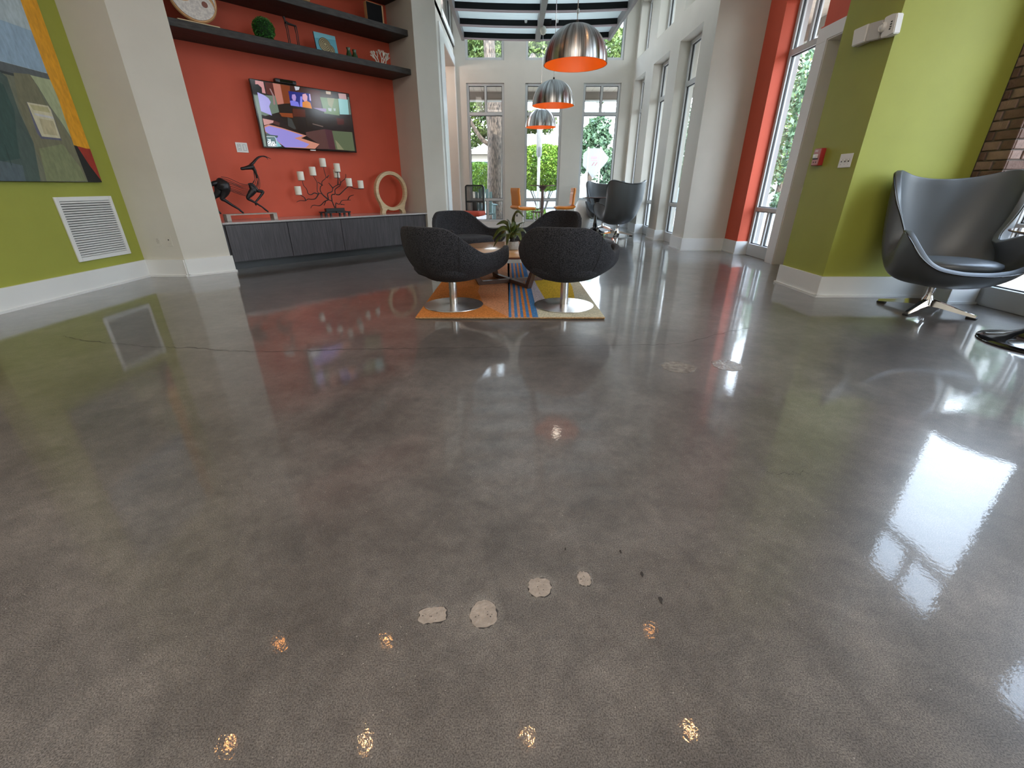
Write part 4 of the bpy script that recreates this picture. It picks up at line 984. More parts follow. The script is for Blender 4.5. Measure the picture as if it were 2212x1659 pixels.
# ---- television
tv = niche_thing('television', 'wall mounted flat television showing a courtroom programme on the red wall', 'television', 0, 0, 0)
s_, z_ = 0.882, 1.483; sW, zH = 1.385, 0.785
b = BM(); box(b, s_, s_ + sW, 0.548, 0.590, z_, z_ + zH, 0.004, seg=1); obj('casing', b, M['blackgloss'], tv, 30)
b = BM(); box(b, s_ + 0.45, s_ + 0.95, 0.59, 0.66, z_ + 0.2, z_ + 0.6); obj('wall_bracket', b, M['black'], tv)
b = BM(); box(b, s_ + 0.64, s_ + 0.72, 0.540, 0.552, z_ - 0.008, z_ + 0.006, 0.002); obj('badge', b, mat('silver_badge', (0.6, 0.6, 0.6), 0.3, metal=0.8), tv)
def colour_mesh(name, polys, m, parent, mx=None, label=None, thick=0.0):
    me = bpy.data.meshes.new(name); vs = []; fs = []; cols = []
    for pts, c in polys:
        i0 = len(vs); vs += [tuple(p) for p in pts]; fs.append(list(range(i0, i0 + len(pts)))); cols.append(c)
    me.from_pydata(vs, [], fs); me.materials.append(m)
    ca = me.color_attributes.new('Col', 'FLOAT_COLOR', 'CORNER')
    for p in me.polygons:
        for li in p.loop_indices: ca.data[li].color = (*cols[p.index], 1)
    o = bpy.data.objects.new(name, me); C.objects.link(o); o.parent = parent
    if label: o['label'] = label
    return o
W_T = 0.5455
TVP = [  # crop pixel outline (7.373 px per frame pixel from 500,150) and colour
 ([(300, 160), (1880, 395), (1965, 1300), (520, 1235)], (30, 20, 20)),
 ([(345, 400), (700, 420), (760, 680), (540, 740), (420, 700)], (105, 120, 105)), ([(370, 420), (430, 420), (560, 1235), (515, 1235)], (125, 140, 130)),
 ([(375, 172), (505, 195), (545, 385), (480, 370), (380, 240)], (200, 140, 140)), ([(530, 205), (655, 215), (690, 420), (560, 390)], (80, 30, 25)),
 ([(655, 217), (775, 235), (835, 545), (735, 560), (690, 400)], (180, 115, 100)), ([(775, 235), (930, 262), (935, 540), (835, 545)], (120, 55, 25)),
 ([(930, 262), (1240, 310), (1400, 620), (960, 560)], (60, 28, 22)), ([(1000, 268), (1085, 280), (1075, 325), (1020, 335)], (190, 195, 205)),
 ([(1240, 320), (1410, 340), (1430, 620), (1290, 610)], (75, 25, 20)), ([(1410, 345), (1600, 370), (1610, 440), (1420, 440)], (60, 40, 25)),
 ([(1410, 440), (1700, 470), (1720, 735), (1480, 700)], (105, 130, 90)), ([(1520, 450), (1640, 460), (1600, 620), (1540, 560)], (140, 140, 105)), ([(1500, 345), (1580, 350), (1580, 400), (1510, 390)], (190, 170, 150)),
 ([(1700, 380), (1820, 390), (1835, 480), (1715, 465)], (180, 145, 145)), ([(1700, 465), (1850, 482), (1870, 720), (1725, 715)], (140, 190, 190)), ([(1845, 440), (1890, 445), (1915, 720), (1870, 720)], (90, 100, 90)),
 ([(340, 240), (420, 235), (480, 290), (490, 380), (350, 400)], (15, 12, 15)), ([(410, 362), (520, 410), (590, 460), (625, 520), (600, 590), (645, 735), (470, 665)], (170, 165, 225)),
 ([(600, 300), (625, 310), (680, 420), (700, 560), (670, 560), (655, 420)], (150, 120, 120)),
 ([(905, 345), (1250, 385), (1283, 625), (945, 575)], (25, 35, 120)), ([(965, 400), (1010, 395), (1030, 440), (1020, 500), (985, 505), (960, 450)], (170, 140, 200)), ([(930, 500), (980, 495), (1060, 520), (1085, 595), (945, 575)], (120, 120, 220)),
 ([(1130, 395), (1180, 385), (1210, 430), (1205, 500), (1165, 515), (1130, 470)], (215, 160, 175)), ([(1130, 520), (1200, 500), (1255, 530), (1283, 625), (1130, 600)], (215, 130, 40)), ([(1095, 430), (1125, 430), (1130, 600), (1090, 590)], (130, 130, 230)), ([(1235, 390), (1252, 392), (1268, 500), (1245, 495)], (200, 180, 235)),
 ([(760, 690), (970, 700), (980, 770), (800, 750)], (130, 60, 25)), ([(970, 620), (1170, 640), (1180, 760), (980, 750)], (80, 30, 15)), ([(1290, 610), (1510, 625), (1505, 680), (1440, 665)], (140, 120, 160)), ([(1535, 615), (1595, 620), (1590, 670), (1545, 660)], (170, 180, 180)), ([(1620, 620), (1660, 622), (1655, 665), (1630, 660)], (160, 175, 170)),
 ([(890, 760), (960, 790), (1030, 950), (1000, 955), (900, 900)], (60, 60, 58)), ([(1170, 770), (1480, 740), (1960, 780), (1950, 900), (1200, 900)], (38, 26, 20)),
 ([(1665, 770), (1790, 790), (1790, 880), (1690, 880)], (75, 25, 18)), ([(1290, 860), (1460, 905), (1455, 918), (1290, 872)], (120, 100, 90)),
 ([(1180, 1000), (1480, 950), (1640, 1270), (1350, 1265), (1395, 1190), (1190, 1060)], (85, 55, 52)), ([(1480, 950), (1600, 970), (1660, 1275), (1560, 1272)], (75, 40, 48)), ([(1600, 975), (1920, 1000), (1965, 1300), (1660, 1275)], (88, 98, 72)), ([(1650, 1120), (1700, 1170), (1790, 1280), (1690, 1275)], (130, 130, 100)),
 ([(495, 780), (670, 815), (665, 850), (520, 890)], (200, 150, 145)), ([(670, 810), (770, 850), (760, 900), (660, 860)], (80, 45, 40)),
 ([(520, 905), (590, 875), (800, 930), (1195, 1055), (1110, 1095), (1400, 1190), (1330, 1265), (870, 1250), (560, 1060), (530, 960)], (200, 135, 115)),
 ([(530, 925), (600, 900), (850, 960), (1140, 1055), (1000, 1095), (1240, 1190), (1180, 1245), (850, 1240), (620, 1050), (540, 985)], (150, 140, 215)),
 ([(545, 1000), (620, 1040), (740, 1055), (730, 1090), (560, 1070)], (70, 90, 95)), ([(555, 1065), (690, 1072), (725, 1235), (575, 1225)], (95, 120, 125)), ([(710, 1120), (800, 1225), (730, 1232)], (130, 190, 200)), ([(555, 1062), (690, 1068), (690, 1076), (555, 1072)], (220, 225, 230)), ([(690, 1068), (715, 1110), (730, 1232), (720, 1232), (705, 1115), (682, 1075)], (180, 215, 225)),
]
pol = []
for i, (pts, c) in enumerate(TVP):
    q = []
    for (cx_, cy_) in pts:
        p = on_n(500 + cx_ / 7.373, 150 + cy_ / 7.373, 0.547)
        q.append((max(s_ + 0.012, min(s_ + sW - 0.012, p.x)), 0.5475 - 0.00008 * i - (0.0003 if i else 0), max(z_ + 0.016, min(z_ + zH - 0.012, p.z))))
    pol.append((q, srgb(*c)))
sq = [(s_ + 0.01, 0.5478, z_ + 0.014), (s_ + sW - 0.01, 0.5478, z_ + 0.014), (s_ + sW - 0.01, 0.5478, z_ + zH - 0.01), (s_ + 0.01, 0.5478, z_ + zH - 0.01)]
pol[0] = (sq, srgb(34, 22, 20))
scr = colour_mesh('screen', pol, M['screenpic'], tv, label='lit screen with a courtroom scene and a small inset of two people')
def text_mesh(name, s, size, m, parent, mx, depth=0.001, align='LEFT', sxs=1.0):
    cu = bpy.data.curves.new(name, 'FONT'); cu.body = s; cu.size = size; cu.extrude = depth; cu.align_x = align
    tmp = bpy.data.objects.new('tmp_text', cu); C.objects.link(tmp)
    dg = bpy.context.evaluated_depsgraph_get(); me = bpy.data.meshes.new_from_object(tmp.evaluated_get(dg))
    bpy.data.objects.remove(tmp); me.materials.clear(); me.materials.append(m)
    me.transform(mx @ Matrix.Diagonal((sxs, 1, 1, 1)))
    o = bpy.data.objects.new(name, me); C.objects.link(o); o.parent = parent; return o
tl = mat('screen_lettering_white', (0.8, 0.8, 0.85), 0.5, emit=(0.85, 0.88, 0.95), estr=0.8)
for s, cy_, sz, cxp in (('THE', 1120, 0.026, 578), ("OPLE'S", 1165, 0.042, 572), ('COURT', 1205, 0.042, 578)):
    p = on_n(500 + cxp / 7.373, 150 + cy_ / 7.373, 0.5475)
    text_mesh('title_lettering', s, sz, tl, tv, Matrix.Translation((p.x, 0.5420, p.z - 0.012)) @ Matrix.Rotation(R(90), 4, 'X'), 0.0004, sxs=0.78)
# camera box on top of the television
sb = niche_thing('camera_box', 'small black set top box sitting on the top edge of the television', 'electronic device', 1.31, 0.555, z_ + zH)
b = BM(); box(b, -0.11, 0.17, -0.035, 0.045, 0.001, 0.045, 0.006); obj('body', b, M['black'], sb, 30)
b = BM(); box(b, -0.05, 0.12, -0.037, -0.033, 0.008, 0.038, 0.001, seg=1); obj('front_window', b, M['blackgloss'], sb)
# ---- outlet plate by the television
op = niche_thing('outlet_plate', 'white double outlet plate on the red wall left of the television', 'wall outlet', 0.645, 0.66, 1.475)
b = BM(); box(b, -0.072, 0.072, -0.007, 0.0, -0.059, 0.059, 0.002, seg=1); obj('plate', b, M['white'], op, 30)
for sx_ in (-0.034, 0.034):
    b = BM(); box(b, sx_ - 0.018, sx_ + 0.018, -0.0085, -0.006, -0.034, 0.034, 0.001, seg=1); so = obj('socket', b, M['trim'], op)
    b = BM()
    for (x0, x1, z0, z1) in ((sx_ - 0.020, sx_ - 0.018, -0.036, 0.036), (sx_ + 0.018, sx_ + 0.020, -0.036, 0.036), (sx_ - 0.02, sx_ + 0.02, 0.034, 0.036), (sx_ - 0.02, sx_ + 0.02, -0.036, -0.034)): box(b, x0, x1, -0.0085, -0.006, z0, z1)
    if sx_ < 0:
        for dz in (-0.017, 0.017): box(b, sx_ - 0.007, sx_ - 0.004, -0.0092, -0.008, dz - 0.006, dz + 0.006); box(b, sx_ + 0.004, sx_ + 0.007, -0.0092, -0.008, dz - 0.006, dz + 0.006)
    obj('slots', b, M['dark'], so)

# ---- antelope sculpture
an = niche_thing('antelope_sculpture', 'dark metal wire bodied antelope sculpture striding on the left of the countertop', 'sculpture', 0.35, 0.30, 0.589)
INV = Matrix.Translation((-0.35, -0.30, -0.589))
def DP(cx_, cy_, w_=0.30): return INV @ on_n(440 + cx_ / 9.215, 320 + cy_ / 9.215, w_)
def dt(bm, pts, ws=None, seg=10, sub=4):
    P = [DP(p[0], p[1]) + Vector((0, (p[3] if len(p) > 3 else 0), 0)) for p in pts]; rad = [p[2] for p in pts]
    Q = catmull([(*p,) for p in P], sub); n = len(Q); m_ = len(rad) - 1
    rr_ = []
    for i in range(n):
        f = i / sub; k_ = min(int(f), m_ - 1); rr_.append(rad[k_] + (rad[k_ + 1] - rad[k_]) * (f - k_))
    tube(bm, Q, rr_, seg)
b = BM(); dt(b, [(318, 590, .012), (330, 640, .050), (365, 720, .080), (410, 810, .076), (420, 880, .050), (385, 960, .030), (365, 1010, .024), (430, 1045, .020), (560, 1130, .016), (700, 1215, .012), (745, 1255, .013), (795, 1292, .010)]); obj('near_haunch', b, M['bronze'], an, 180)
b = BM(); dt(b, [(330, 780, .06, .04), (310, 890, .045, .04), (230, 975, .026, .04), (225, 1040, .018, .04), (262, 1160, .014, .04), (300, 1245, .011, .04), (335, 1285, .013, .04), (368, 1310, .008, .04)]); obj('far_hind_leg', b, M['bronze'], an, 180)
b = BM(); dt(b, [(270, 690, .030), (200, 705, .030), (160, 730, .022), (118, 755, .006)]); obj('tail', b, M['bronze'], an, 180)
b = BM(); dt(b, [(925, 705, .014), (950, 760, .034), (985, 830, .045), (940, 900, .038), (885, 970, .024), (890, 1010, .020), (960, 1050, .015), (1060, 1105, .012), (1170, 1175, .009), (1230, 1225, .012), (1288, 1268, .009)]); obj('near_foreleg', b, M['bronze'], an, 180)
b = BM(); dt(b, [(1000, 820, .030, .03), (1090, 850, .022, .03), (1180, 862, .020, .03), (1190, 890, .018, .03), (1130, 980, .013, .03), (1055, 1070, .011, .03), (1050, 1110, .011, .03), (1062, 1150, .004, .03)]); obj('raised_foreleg', b, M['bronze'], an, 180)
b = BM(); dt(b, [(885, 722, .010), (950, 715, .016), (1010, 770, .020), (1080, 850, .016)]); obj('collar', b, M['bronze'], an, 180)
b = BM(); dt(b, [(735, 405, .012), (760, 408, .019), (820, 400, .020), (900, 385, .028), (955, 375, .036), (985, 395, .026), (995, 410, .012)]); obj('head', b, M['bronze'], an, 180)
for dy, e in ((-0.02, (1330, 215)), (0.02, (1290, 228))):
    b = BM(); dt(b, [(935, 335, .014, dy), (985, 290, .012, dy), (1040, 225, .010, dy), (1105, 175, .009, dy), (1190, 162, .007, dy), (1260, 185, .005, dy), (*e, .002, dy)]); obj('horn', b, M['bronze'], an, 180)
b = BM(); dt(b, [(985, 400, .022), (1020, 450, .020), (1050, 540, .012), (1060, 600, .006)]); obj('neck', b, M['bronze'], an, 180)
for k in range(7):
    f = k / 6; b = BM(); dy = 0.03 * math.sin(f * 9)
    dt(b, [(985 + 25 * f, 410, .004), (1005 + 60 * f, 500, .0035, dy), (1015 + 100 * f, 620, .0035, dy), (975 + 145 * f - 10 * (1 - f), 700 + 60 * f, .0035, dy * .5), (960 + 140 * f, 715 + 110 * f, .0035)], seg=5); obj('neck_wire', b, M['iron'], an, 180)
for k in range(10):
    f = k / 9; b = BM(); dy = 0.05 * math.sin(f * 11)
    dt(b, [(345 + 150 * f, 575 + 260 * f, .004), (470 + 60 * f, 590 + 270 * f + 10 * math.sin(f * 3), .0035, dy), (620 + 20 * f, 655 + 245 * f, .0035, dy), (760, 715 + 225 * f, .0035, dy), (900 - 20 * f, 728 + 225 * f, .0035)], seg=5); obj('body_wire', b, M['iron'], an, 180)
st = niche_thing('display_stand', 'low weathered pale wood bench stand under the antelope sculpture', 'stand', 0.35, 0.30, 0.589)
p0, p1 = DP(412, 1330), DP(1420, 1290); x0, x1 = p0.x, p1.x; zt_ = DP(800, 1300).z
b = BM(); box(b, x0, x1, -0.07, 0.07, zt_ - 0.016, zt_ - 0.002, 0.003, seg=1); obj('top_board', b, M['stonebase'], st, 30)
for xa in (x0, x1 - 0.05):
    b = BM(); box(b, xa, xa + 0.05, -0.07, 0.07, 0.0, zt_ - 0.016, 0.003, seg=1); obj('leg', b, M['stonebase'], st, 30)

# ---- branching candelabra with candles
WC = 0.42
cd = niche_thing('branch_candelabra', 'dark iron branching candelabra on a low black stand in the middle of the countertop', 'candelabra', 1.75, WC, 0.589)
INVC = Matrix.Translation((-1.75, -WC, -0.589))
def KP(cx_, cy_, w_=WC): return INVC @ on_n(620 + cx_ / 7.9, 330 + cy_ / 7.9, w_)
BR = [([(820, 940), (790, 880), (765, 825), (705, 800), (630, 740), (590, 700), (545, 690), (515, 645), (515, 520), (480, 450), (450, 395)], 0),
      ([(545, 690), (490, 780), (420, 795), (370, 790), (320, 820), (240, 815), (175, 842)], .02), ([(320, 820), (300, 765), (235, 725)], .02),
      ([(545, 700), (510, 700), (460, 685), (400, 715), (350, 695), (325, 620), (275, 560), (250, 480)], -.02),
      ([(705, 795), (620, 720), (580, 650), (585, 590), (610, 550), (615, 490), (680, 425), (655, 330), (640, 245)], .03), ([(680, 425), (720, 382)], .03), ([(610, 555), (530, 500)], .03),
      ([(710, 800), (695, 730), (700, 690), (770, 660), (785, 600), (850, 555), (915, 530), (905, 480), (880, 430)], 0), ([(785, 605), (710, 515)], 0), ([(868, 545), (868, 430), (855, 330)], -.01),
      ([(770, 820), (765, 740), (790, 710), (835, 705), (835, 630), (880, 590), (920, 560), (940, 500), (1000, 450), (1020, 410), (1018, 365)], .03),
      ([(835, 708), (885, 715), (940, 660), (1000, 600), (1050, 575), (1110, 600), (1170, 615), (1290, 615)], -.03),
      ([(705, 805), (650, 830), (600, 890), (560, 905), (490, 895), (450, 910), (432, 950)], .05), ([(665, 815), (640, 900)], .05),
      ([(832, 940), (840, 885), (860, 858), (920, 880), (960, 820), (1020, 810), (1115, 808)], .05), ([(920, 880), (990, 890)], .05), ([(1040, 805), (1070, 755), (1110, 735), (1165, 722)], .05)]
for pts, dy in BR:
    b = BM(); Q = catmull([KP(x, y) + Vector((0, dy * min(1, i / 3), 0)) for i, (x, y) in enumerate(pts)], 4); n = len(Q)
    tube(b, Q, [0.0085 - 0.005 * i / n for i in range(n)], 6); obj('branch', b, M['iron'], cd, 180)
b = BM()
pz = KP(820, 945); box(b, pz.x - 0.16, pz.x + 0.14, -0.03, 0.03, pz.z - 0.055, pz.z, 0.003, seg=1); obj('block', b, M['black'], cd, 30)
b = BM(); zt2 = KP(820, 1000).z
box(b, pz.x - 0.22, pz.x + 0.20, -0.10, -0.05, zt2 - 0.02, zt2, 0.002, seg=1); box(b, pz.x - 0.22, pz.x + 0.20, 0.05, 0.10, zt2 - 0.02, zt2, 0.002, seg=1); box(b, pz.x - 0.04, pz.x + 0.04, -0.12, 0.12, zt2 - 0.02, zt2 + 0.004, 0.002, seg=1); obj('cross_bars', b, M['black'], cd, 30)
for sx_ in (-0.20, -0.12, 0.10, 0.18):
    for sy_ in (-0.075, 0.075):
        b = BM(); box(b, pz.x + sx_ - 0.013, pz.x + sx_ + 0.013, sy_ - 0.014, sy_ + 0.014, 0.0, zt2 - 0.02, 0.002, seg=1); obj('foot', b, M['black'], cd, 30)
CN = [(235, 470, 'upper left, second from the left end', -.02), (212, 718, 'lowest on the far left', .02), (448, 388, 'third from left, below the top one', 0), (635, 240, 'highest of all', .03), (857, 325, 'right of the highest one', -.01), (883, 425, 'half hidden behind another candle', .05), (1050, 573, 'lower right, second from the right end', -.03), (1247, 608, 'at the far right end', -.03)]
for cx_, cy_, lab, dy in CN:
    p = on_n(620 + cx_ / 7.9, 330 + cy_ / 7.9, WC); p.y += dy
    b = BM(); l = p - Vector((1.75, WC, 0.589)); lathe(b, [(0, -0.006), (0.035, -0.005), (0.046, 0.0), (0, 0.0)], 20, cx=l.x, cy=l.y, mx=Matrix.Translation((0, 0, l.z))); obj('candle_cup', b, M['iron'], cd, 40)
    c_ = niche_thing('candle', 'short ivory pillar candle on the branch candelabra, ' + lab, 'candle', p.x, p.y, p.z, 'candles on the branch candelabra')
    b = BM(); lathe(b, [(0, 0.0005), (0.044, 0.0005), (0.045, 0.01), (0.045, 0.108), (0.041, 0.114), (0.02, 0.109), (0, 0.108)], 24); obj('wax', b, M['candle'], c_, 40)
    b = BM(); tube(b, [(0, 0, .103), (0.001, 0, .116)], 0.0015, 5); obj('wick', b, M['black'], c_)

# ---- wooden ring sculpture
rg = niche_thing('wooden_ring', 'open pale wooden ring on two splayed feet at the right end of the countertop', 'ornament', 2.715, 0.40, 0.589)
b = BM(); mxr = Matrix.Translation((0, 0, 0.338)) @ Matrix.Rotation(R(90), 4, 'X')
lathe(b, [(0.25, -0.035), (0.30, -0.035), (0.303, 0), (0.30, 0.035), (0.25, 0.035), (0.247, 0), (0.25, -0.035)], 72, cap=False, mx=mxr); obj('ring', b, M['palewood'], rg, 50)
for s in (-1, 1):
    b = BM(); P = [(s * 0.115, 0.058), (s * 0.150, 0.036), (s * 0.165, 0.0), (s * 0.235, 0.0), (s * 0.228, 0.030), (s * 0.215, 0.06), (s * 0.245, 0.165), (s * 0.215, 0.130)]
    prism(b, P, -0.034, 0.034, mx=Matrix.Rotation(R(90), 4, 'X')); obj('foot', b, M['palewood'], rg, 50)

# ---- things on the lowest shelf (top at z = 2.64)
ZS = 2.6405
pq = niche_thing('speckled_plaque', 'round speckled white plaque with two brown spots at left end of lowest shelf', 'ornament', 0.355, 0.26, ZS)
mxq = Matrix.Translation((0, 0.0, 0.262)) @ Matrix.Rotation(R(84), 4, 'X') @ Matrix.Diagonal((1.12, 1.12, 1, 1))
b = BM(); lathe(b, [(0, -0.02), (0.205, -0.02), (0.212, 0), (0.205, 0.016), (0, 0.016)], 64, mx=mxq); obj('wood_disc', b, M['tanwood'], pq, 40)
def yin(sgn, n=28, r=0.192, g=0.011):
    P = []
    for k in range(n + 1): a = math.pi * k / n - math.pi / 2; P.append(((r) * math.cos(a), r * math.sin(a)))
    for k in range(1, n // 2): a = math.pi * k / (n // 2); P.append((-(r / 2 - g) * math.sin(a) + g * 1.3, r / 2 + r / 2 * math.cos(a)))
    for k in range(0, n // 2): a = math.pi * k / (n // 2); P.append(((r / 2 + g) * math.sin(a) * 0.95 + g * 0.2, -r / 2 + r / 2 * math.cos(a)))
    return [(sgn * x, sgn * y) for x, y in P]
for s in (1, -1):
    ro = Matrix.Rotation(R(62), 4, 'Z')
    b = BM(); prism(b, yin(s), 0.016, 0.024, mx=mxq @ ro); obj('inlay', b, M['plaque'], pq, 40)
    b = BM(); lathe(b, [(0, 0.024), (0.026, 0.024), (0.026, 0.027), (0, 0.027)], 24, mx=mxq @ ro @ Matrix.Translation((0.0, s * 0.105, 0))); obj('spot', b, M['brownspot'], pq, 40)
b = BM(); box(b, -0.205, 0.205, -0.05, 0.05, 0.0, 0.028, 0.003); obj('plinth', b, M['palewood'], pq, 30)
# boxwood ball
tb = niche_thing('boxwood_ball', 'round green artificial boxwood ball on the lowest shelf', 'artificial plant', 1.085, 0.30, ZS)
b = BM(); lathe(b, [(0, 0.002)] + [(0.112 * math.sin(a), 0.118 - 0.114 * math.cos(a)) for a in [math.pi * k / 14 for k in range(1, 14)]] + [(0, 0.232)], 24); obj('core', b, mat('dark_green_core', (0.008, 0.03, 0.008), 0.9), tb, 180)
def leafcloud(n, fn, size, aspect=0.5, rnd=random):
    vs, fs = [], []
    for _ in range(n):
        p, nr = fn(); a = Vector((rnd.gauss(0, 1), rnd.gauss(0, 1), rnd.gauss(0, 1)))
        if nr is not None: a = (a * 0.5 + nr).normalized()
        else: a.normalize()
        b_ = a.orthogonal().normalized(); b_ = Matrix.Rotation(rnd.uniform(0, 6.28), 3, a) @ b_
        c = a.cross(b_); s = size * rnd.uniform(0.6, 1.3); i = len(vs)
        vs += [p - b_ * s, p + c * s * aspect, p + b_ * s, p - c * s * aspect]; fs.append((i, i + 1, i + 2, i + 3))
    return vs, fs
def cloud_obj(name, vs, fs, m, parent, kind='stuff'):
    me = bpy.data.meshes.new(name); me.from_pydata(vs, [], fs); me.materials.append(m)
    o = bpy.data.objects.new(name, me); C.objects.link(o); o.parent = parent; o['kind'] = kind; return o
def ball_pt():
    d = Vector((random.gauss(0, 1), random.gauss(0, 1), random.gauss(0, 1))).normalized(); r = random.uniform(0.108, 0.128)
    p = Vector((0, 0, 0.122)) + d * r; p.z = max(0.004, p.z)
    return p, Matrix.Rotation(1.2, 3, d.orthogonal()) @ d
cloud_obj('foliage', *leafcloud(2600, ball_pt, 0.010, 0.45), M['boxwood'], tb)
# seated wire figure
fg = niche_thing('abstract_figurine', 'thin blackened metal long legged figurine on the lowest shelf', 'figurine', 1.45, 0.30, ZS)
def FP(cx_, cy_): p = on_n(340 + cx_ / 3.814, cy_ / 3.814, 0.30); return Vector((p.x - 1.45, 0, p.z - ZS))
z0f = 0.0
b = BM()
for pts in ([(1055, 185), (1070, 240), (1090, 352)], [(1135, 215), (1150, 280), (1163, 368)]):
    for dy in (-0.022, 0.022):
        P = [FP(*q) + Vector((0, dy, 0)) for q in pts]; P[-1].z = 0.004; tube(b, P, [0.007, 0.005, 0.006], 7)
obj('legs', b, M['iron'], fg, 60)
b = BM(); P = [FP(1052, 180), FP(1080, 196), FP(1140, 215)]; tube(b, P, [0.018, 0.014, 0.010], 8); obj('body', b, M['iron'], fg, 60)
b = BM(); P = [FP(1052, 182), FP(1047, 160), FP(1038, 135)]; tube(b, P, [0.010, 0.012, 0.016], 8); obj('head', b, M['iron'], fg, 60)
# turquoise spiral canvas
cv = niche_thing('spiral_canvas', 'small turquoise canvas with a gold spiral shell leaning on the lowest shelf', 'painting', 1.895, 0.30, ZS)
lean = Matrix.Rotation(R(-9), 4, 'X')
b = BM(); box(b, -0.152, 0.152, 0.0, 0.022, 0.003, 0.243, 0.002, mx=lean, seg=1); obj('canvas', b, mat('canvas_edge_navy', (0.03, 0.05, 0.08), 0.7), cv, 30)
pol = [([(-0.151, 0, 0.004), (0.151, 0, 0.004), (0.151, 0, 0.242), (-0.151, 0, 0.242)], srgb(90, 160, 178)), ([(-0.151, 0, 0.17), (0.151, 0, 0.20), (0.151, 0, 0.242), (-0.151, 0, 0.242)], srgb(120, 185, 200))]
def ringpoly(cx_, cz_, r0, r1, c, n=22):
    out = []
    for k in range(n):
        a, a2 = 2 * math.pi * k / n, 2 * math.pi * (k + 1) / n
        out.append(([(cx_ + r0 * math.cos(a), 0, cz_ + r0 * math.sin(a)), (cx_ + r1 * math.cos(a), 0, cz_ + r1 * math.sin(a)), (cx_ + r1 * math.cos(a2), 0, cz_ + r1 * math.sin(a2)), (cx_ + r0 * math.cos(a2), 0, cz_ + r0 * math.sin(a2))], c))
    return out
for (cx_, cz_, R_) in ((0.045, 0.065, 0.062), (-0.025, 0.11, 0.085)):
    r = R_
    pol += ringpoly(cx_, cz_, 0, R_, srgb(170, 160, 125))
    while r > 0.01: pol += ringpoly(cx_ + (R_ - r) * 0.1, cz_ + (R_ - r) * 0.15, r - 0.009, r, srgb(88, 72, 42)); r -= 0.019
pol = [([(x, -0.001 - 0.00003 * i, z) for x, y, z in q], c) for i, (q, c) in enumerate(pol)]
o = colour_mesh('painted_face', pol, M['print'], cv); o.matrix_local = lean
# two small green bottles
for s, h, lab in ((2.205, 0.135, 'left'), (2.295, 0.125, 'right')):
    v = niche_thing('bottle_vase', 'small dark green glazed bottle on the lowest shelf, %s one of the pair' % lab, 'vase', s, 0.30, ZS, 'pair of dark green bottles')
    b = BM(); lathe(b, [(0, 0.0005), (0.038, 0.0005), (0.043, 0.02), (0.040, 0.05), (0.026, h * 0.66), (0.024, h * 0.8), (0.030, h), (0.025, h), (0.018, h * 0.8), (0, h * 0.6)], 28); obj('body', b, M['greenglaze'], v, 60)
# coral
cl = niche_thing('coral_branch', 'white branching coral at the right end of the lowest shelf', 'ornament', 2.72, 0.30, ZS)
b = BM(); lathe(b, [(0, 0.0), (0.07, 0.0), (0.06, 0.012), (0, 0.02)], 20); obj('foot', b, M['coral'], cl, 60)
rc = random.Random(5)
def coral(b, p, d, L, r, lv):
    q = p + d * L; mid = (p + q) / 2 + Vector((rc.uniform(-.01, .01), rc.uniform(-.01, .01), 0)); tube(b, [p, mid, q], [r, r * 0.85, r * 0.75], 6)
    if lv > 0:
        for _ in range(rc.choice((2, 2, 3))):
            nd = (d + Vector((rc.uniform(-.8, .8), rc.uniform(-.35, .35), rc.uniform(-.1, .6)))).normalized(); coral(b, q, nd, L * rc.uniform(0.6, 0.8), r * 0.78, lv - 1)
for k, a in enumerate((-55, -25, 5, 32, 58)):
    b = BM(); coral(b, Vector((0.01 * (k - 2), 0, 0.01)), Vector((math.sin(R(a)), rc.uniform(-.2, .2), math.cos(R(a)))).normalized(), 0.075, 0.0095, 3); obj('branch', b, M['coral'], cl, 60)
# ---- things on the middle shelf
ZM = 3.1205
bx = niche_thing('black_panel_box', 'black fronted box frame with a gold wooden edge on the middle shelf', 'ornament', 2.69, 0.30, ZM)
b = BM(); box(b, -0.13, 0.14, -0.02, 0.05, 0.0005, 0.25, 0.003, seg=1); obj('frame', b, M['tanwood'], bx, 30)
b = BM(); box(b, -0.128, 0.115, -0.024, -0.018, 0.006, 0.244, 0.001, seg=1); obj('front_panel', b, mat('matt_black_panel', (0.006, 0.006, 0.007), 0.8, spec=0.15), bx, 30)
wb = niche_thing('wooden_bowl', 'pale tan wooden bowl on the middle shelf, cut by the top of the picture', 'bowl', 1.60, 0.30, ZM)
b = BM(); lathe(b, [(0, 0.0005), (0.07, 0.0005), (0.12, 0.03), (0.15, 0.09), (0.142, 0.09), (0.11, 0.04), (0, 0.015)], 36); obj('body', b, M['tanwood'], wb, 50)

# ---- left wall: vent, outlets, painting
vg = thing('return_air_grille', 'square white louvred air grille low on the left green wall', 'air vent', (-4.42, 4.835, 0.60))
b = BM(); W2, H2 = 0.327, 0.305
for (y0, y1, z0, z1) in ((-W2, -W2 + 0.04, -H2, H2), (W2 - 0.04, W2, -H2, H2), (-W2 + 0.04, W2 - 0.04, H2 - 0.04, H2), (-W2 + 0.04, W2 - 0.04, -H2, -H2 + 0.04)): box(b, 0.001, 0.016, y0, y1, z0, z1, 0.002, seg=1)
obj('frame', b, M['trim'], vg, 30)
b = BM(); box(b, 0.0005, 0.003, -W2 + 0.03, W2 - 0.03, -H2 + 0.03, H2 - 0.03); obj('backing', b, M['dark'], vg)
b = BM(); mxs = Matrix.Rotation(R(38), 4, 'Y'); box(b, -0.011, 0.011, -W2 + 0.038, W2 - 0.038, -0.0016, 0.0016, mx=mxs); slat = mesh_of('slat', b, M['trim'])
for k in range(23): obj('slat', slat, None, vg, loc=(0.0105, 0, -H2 + 0.052 + k * (2 * H2 - 0.104) / 22))
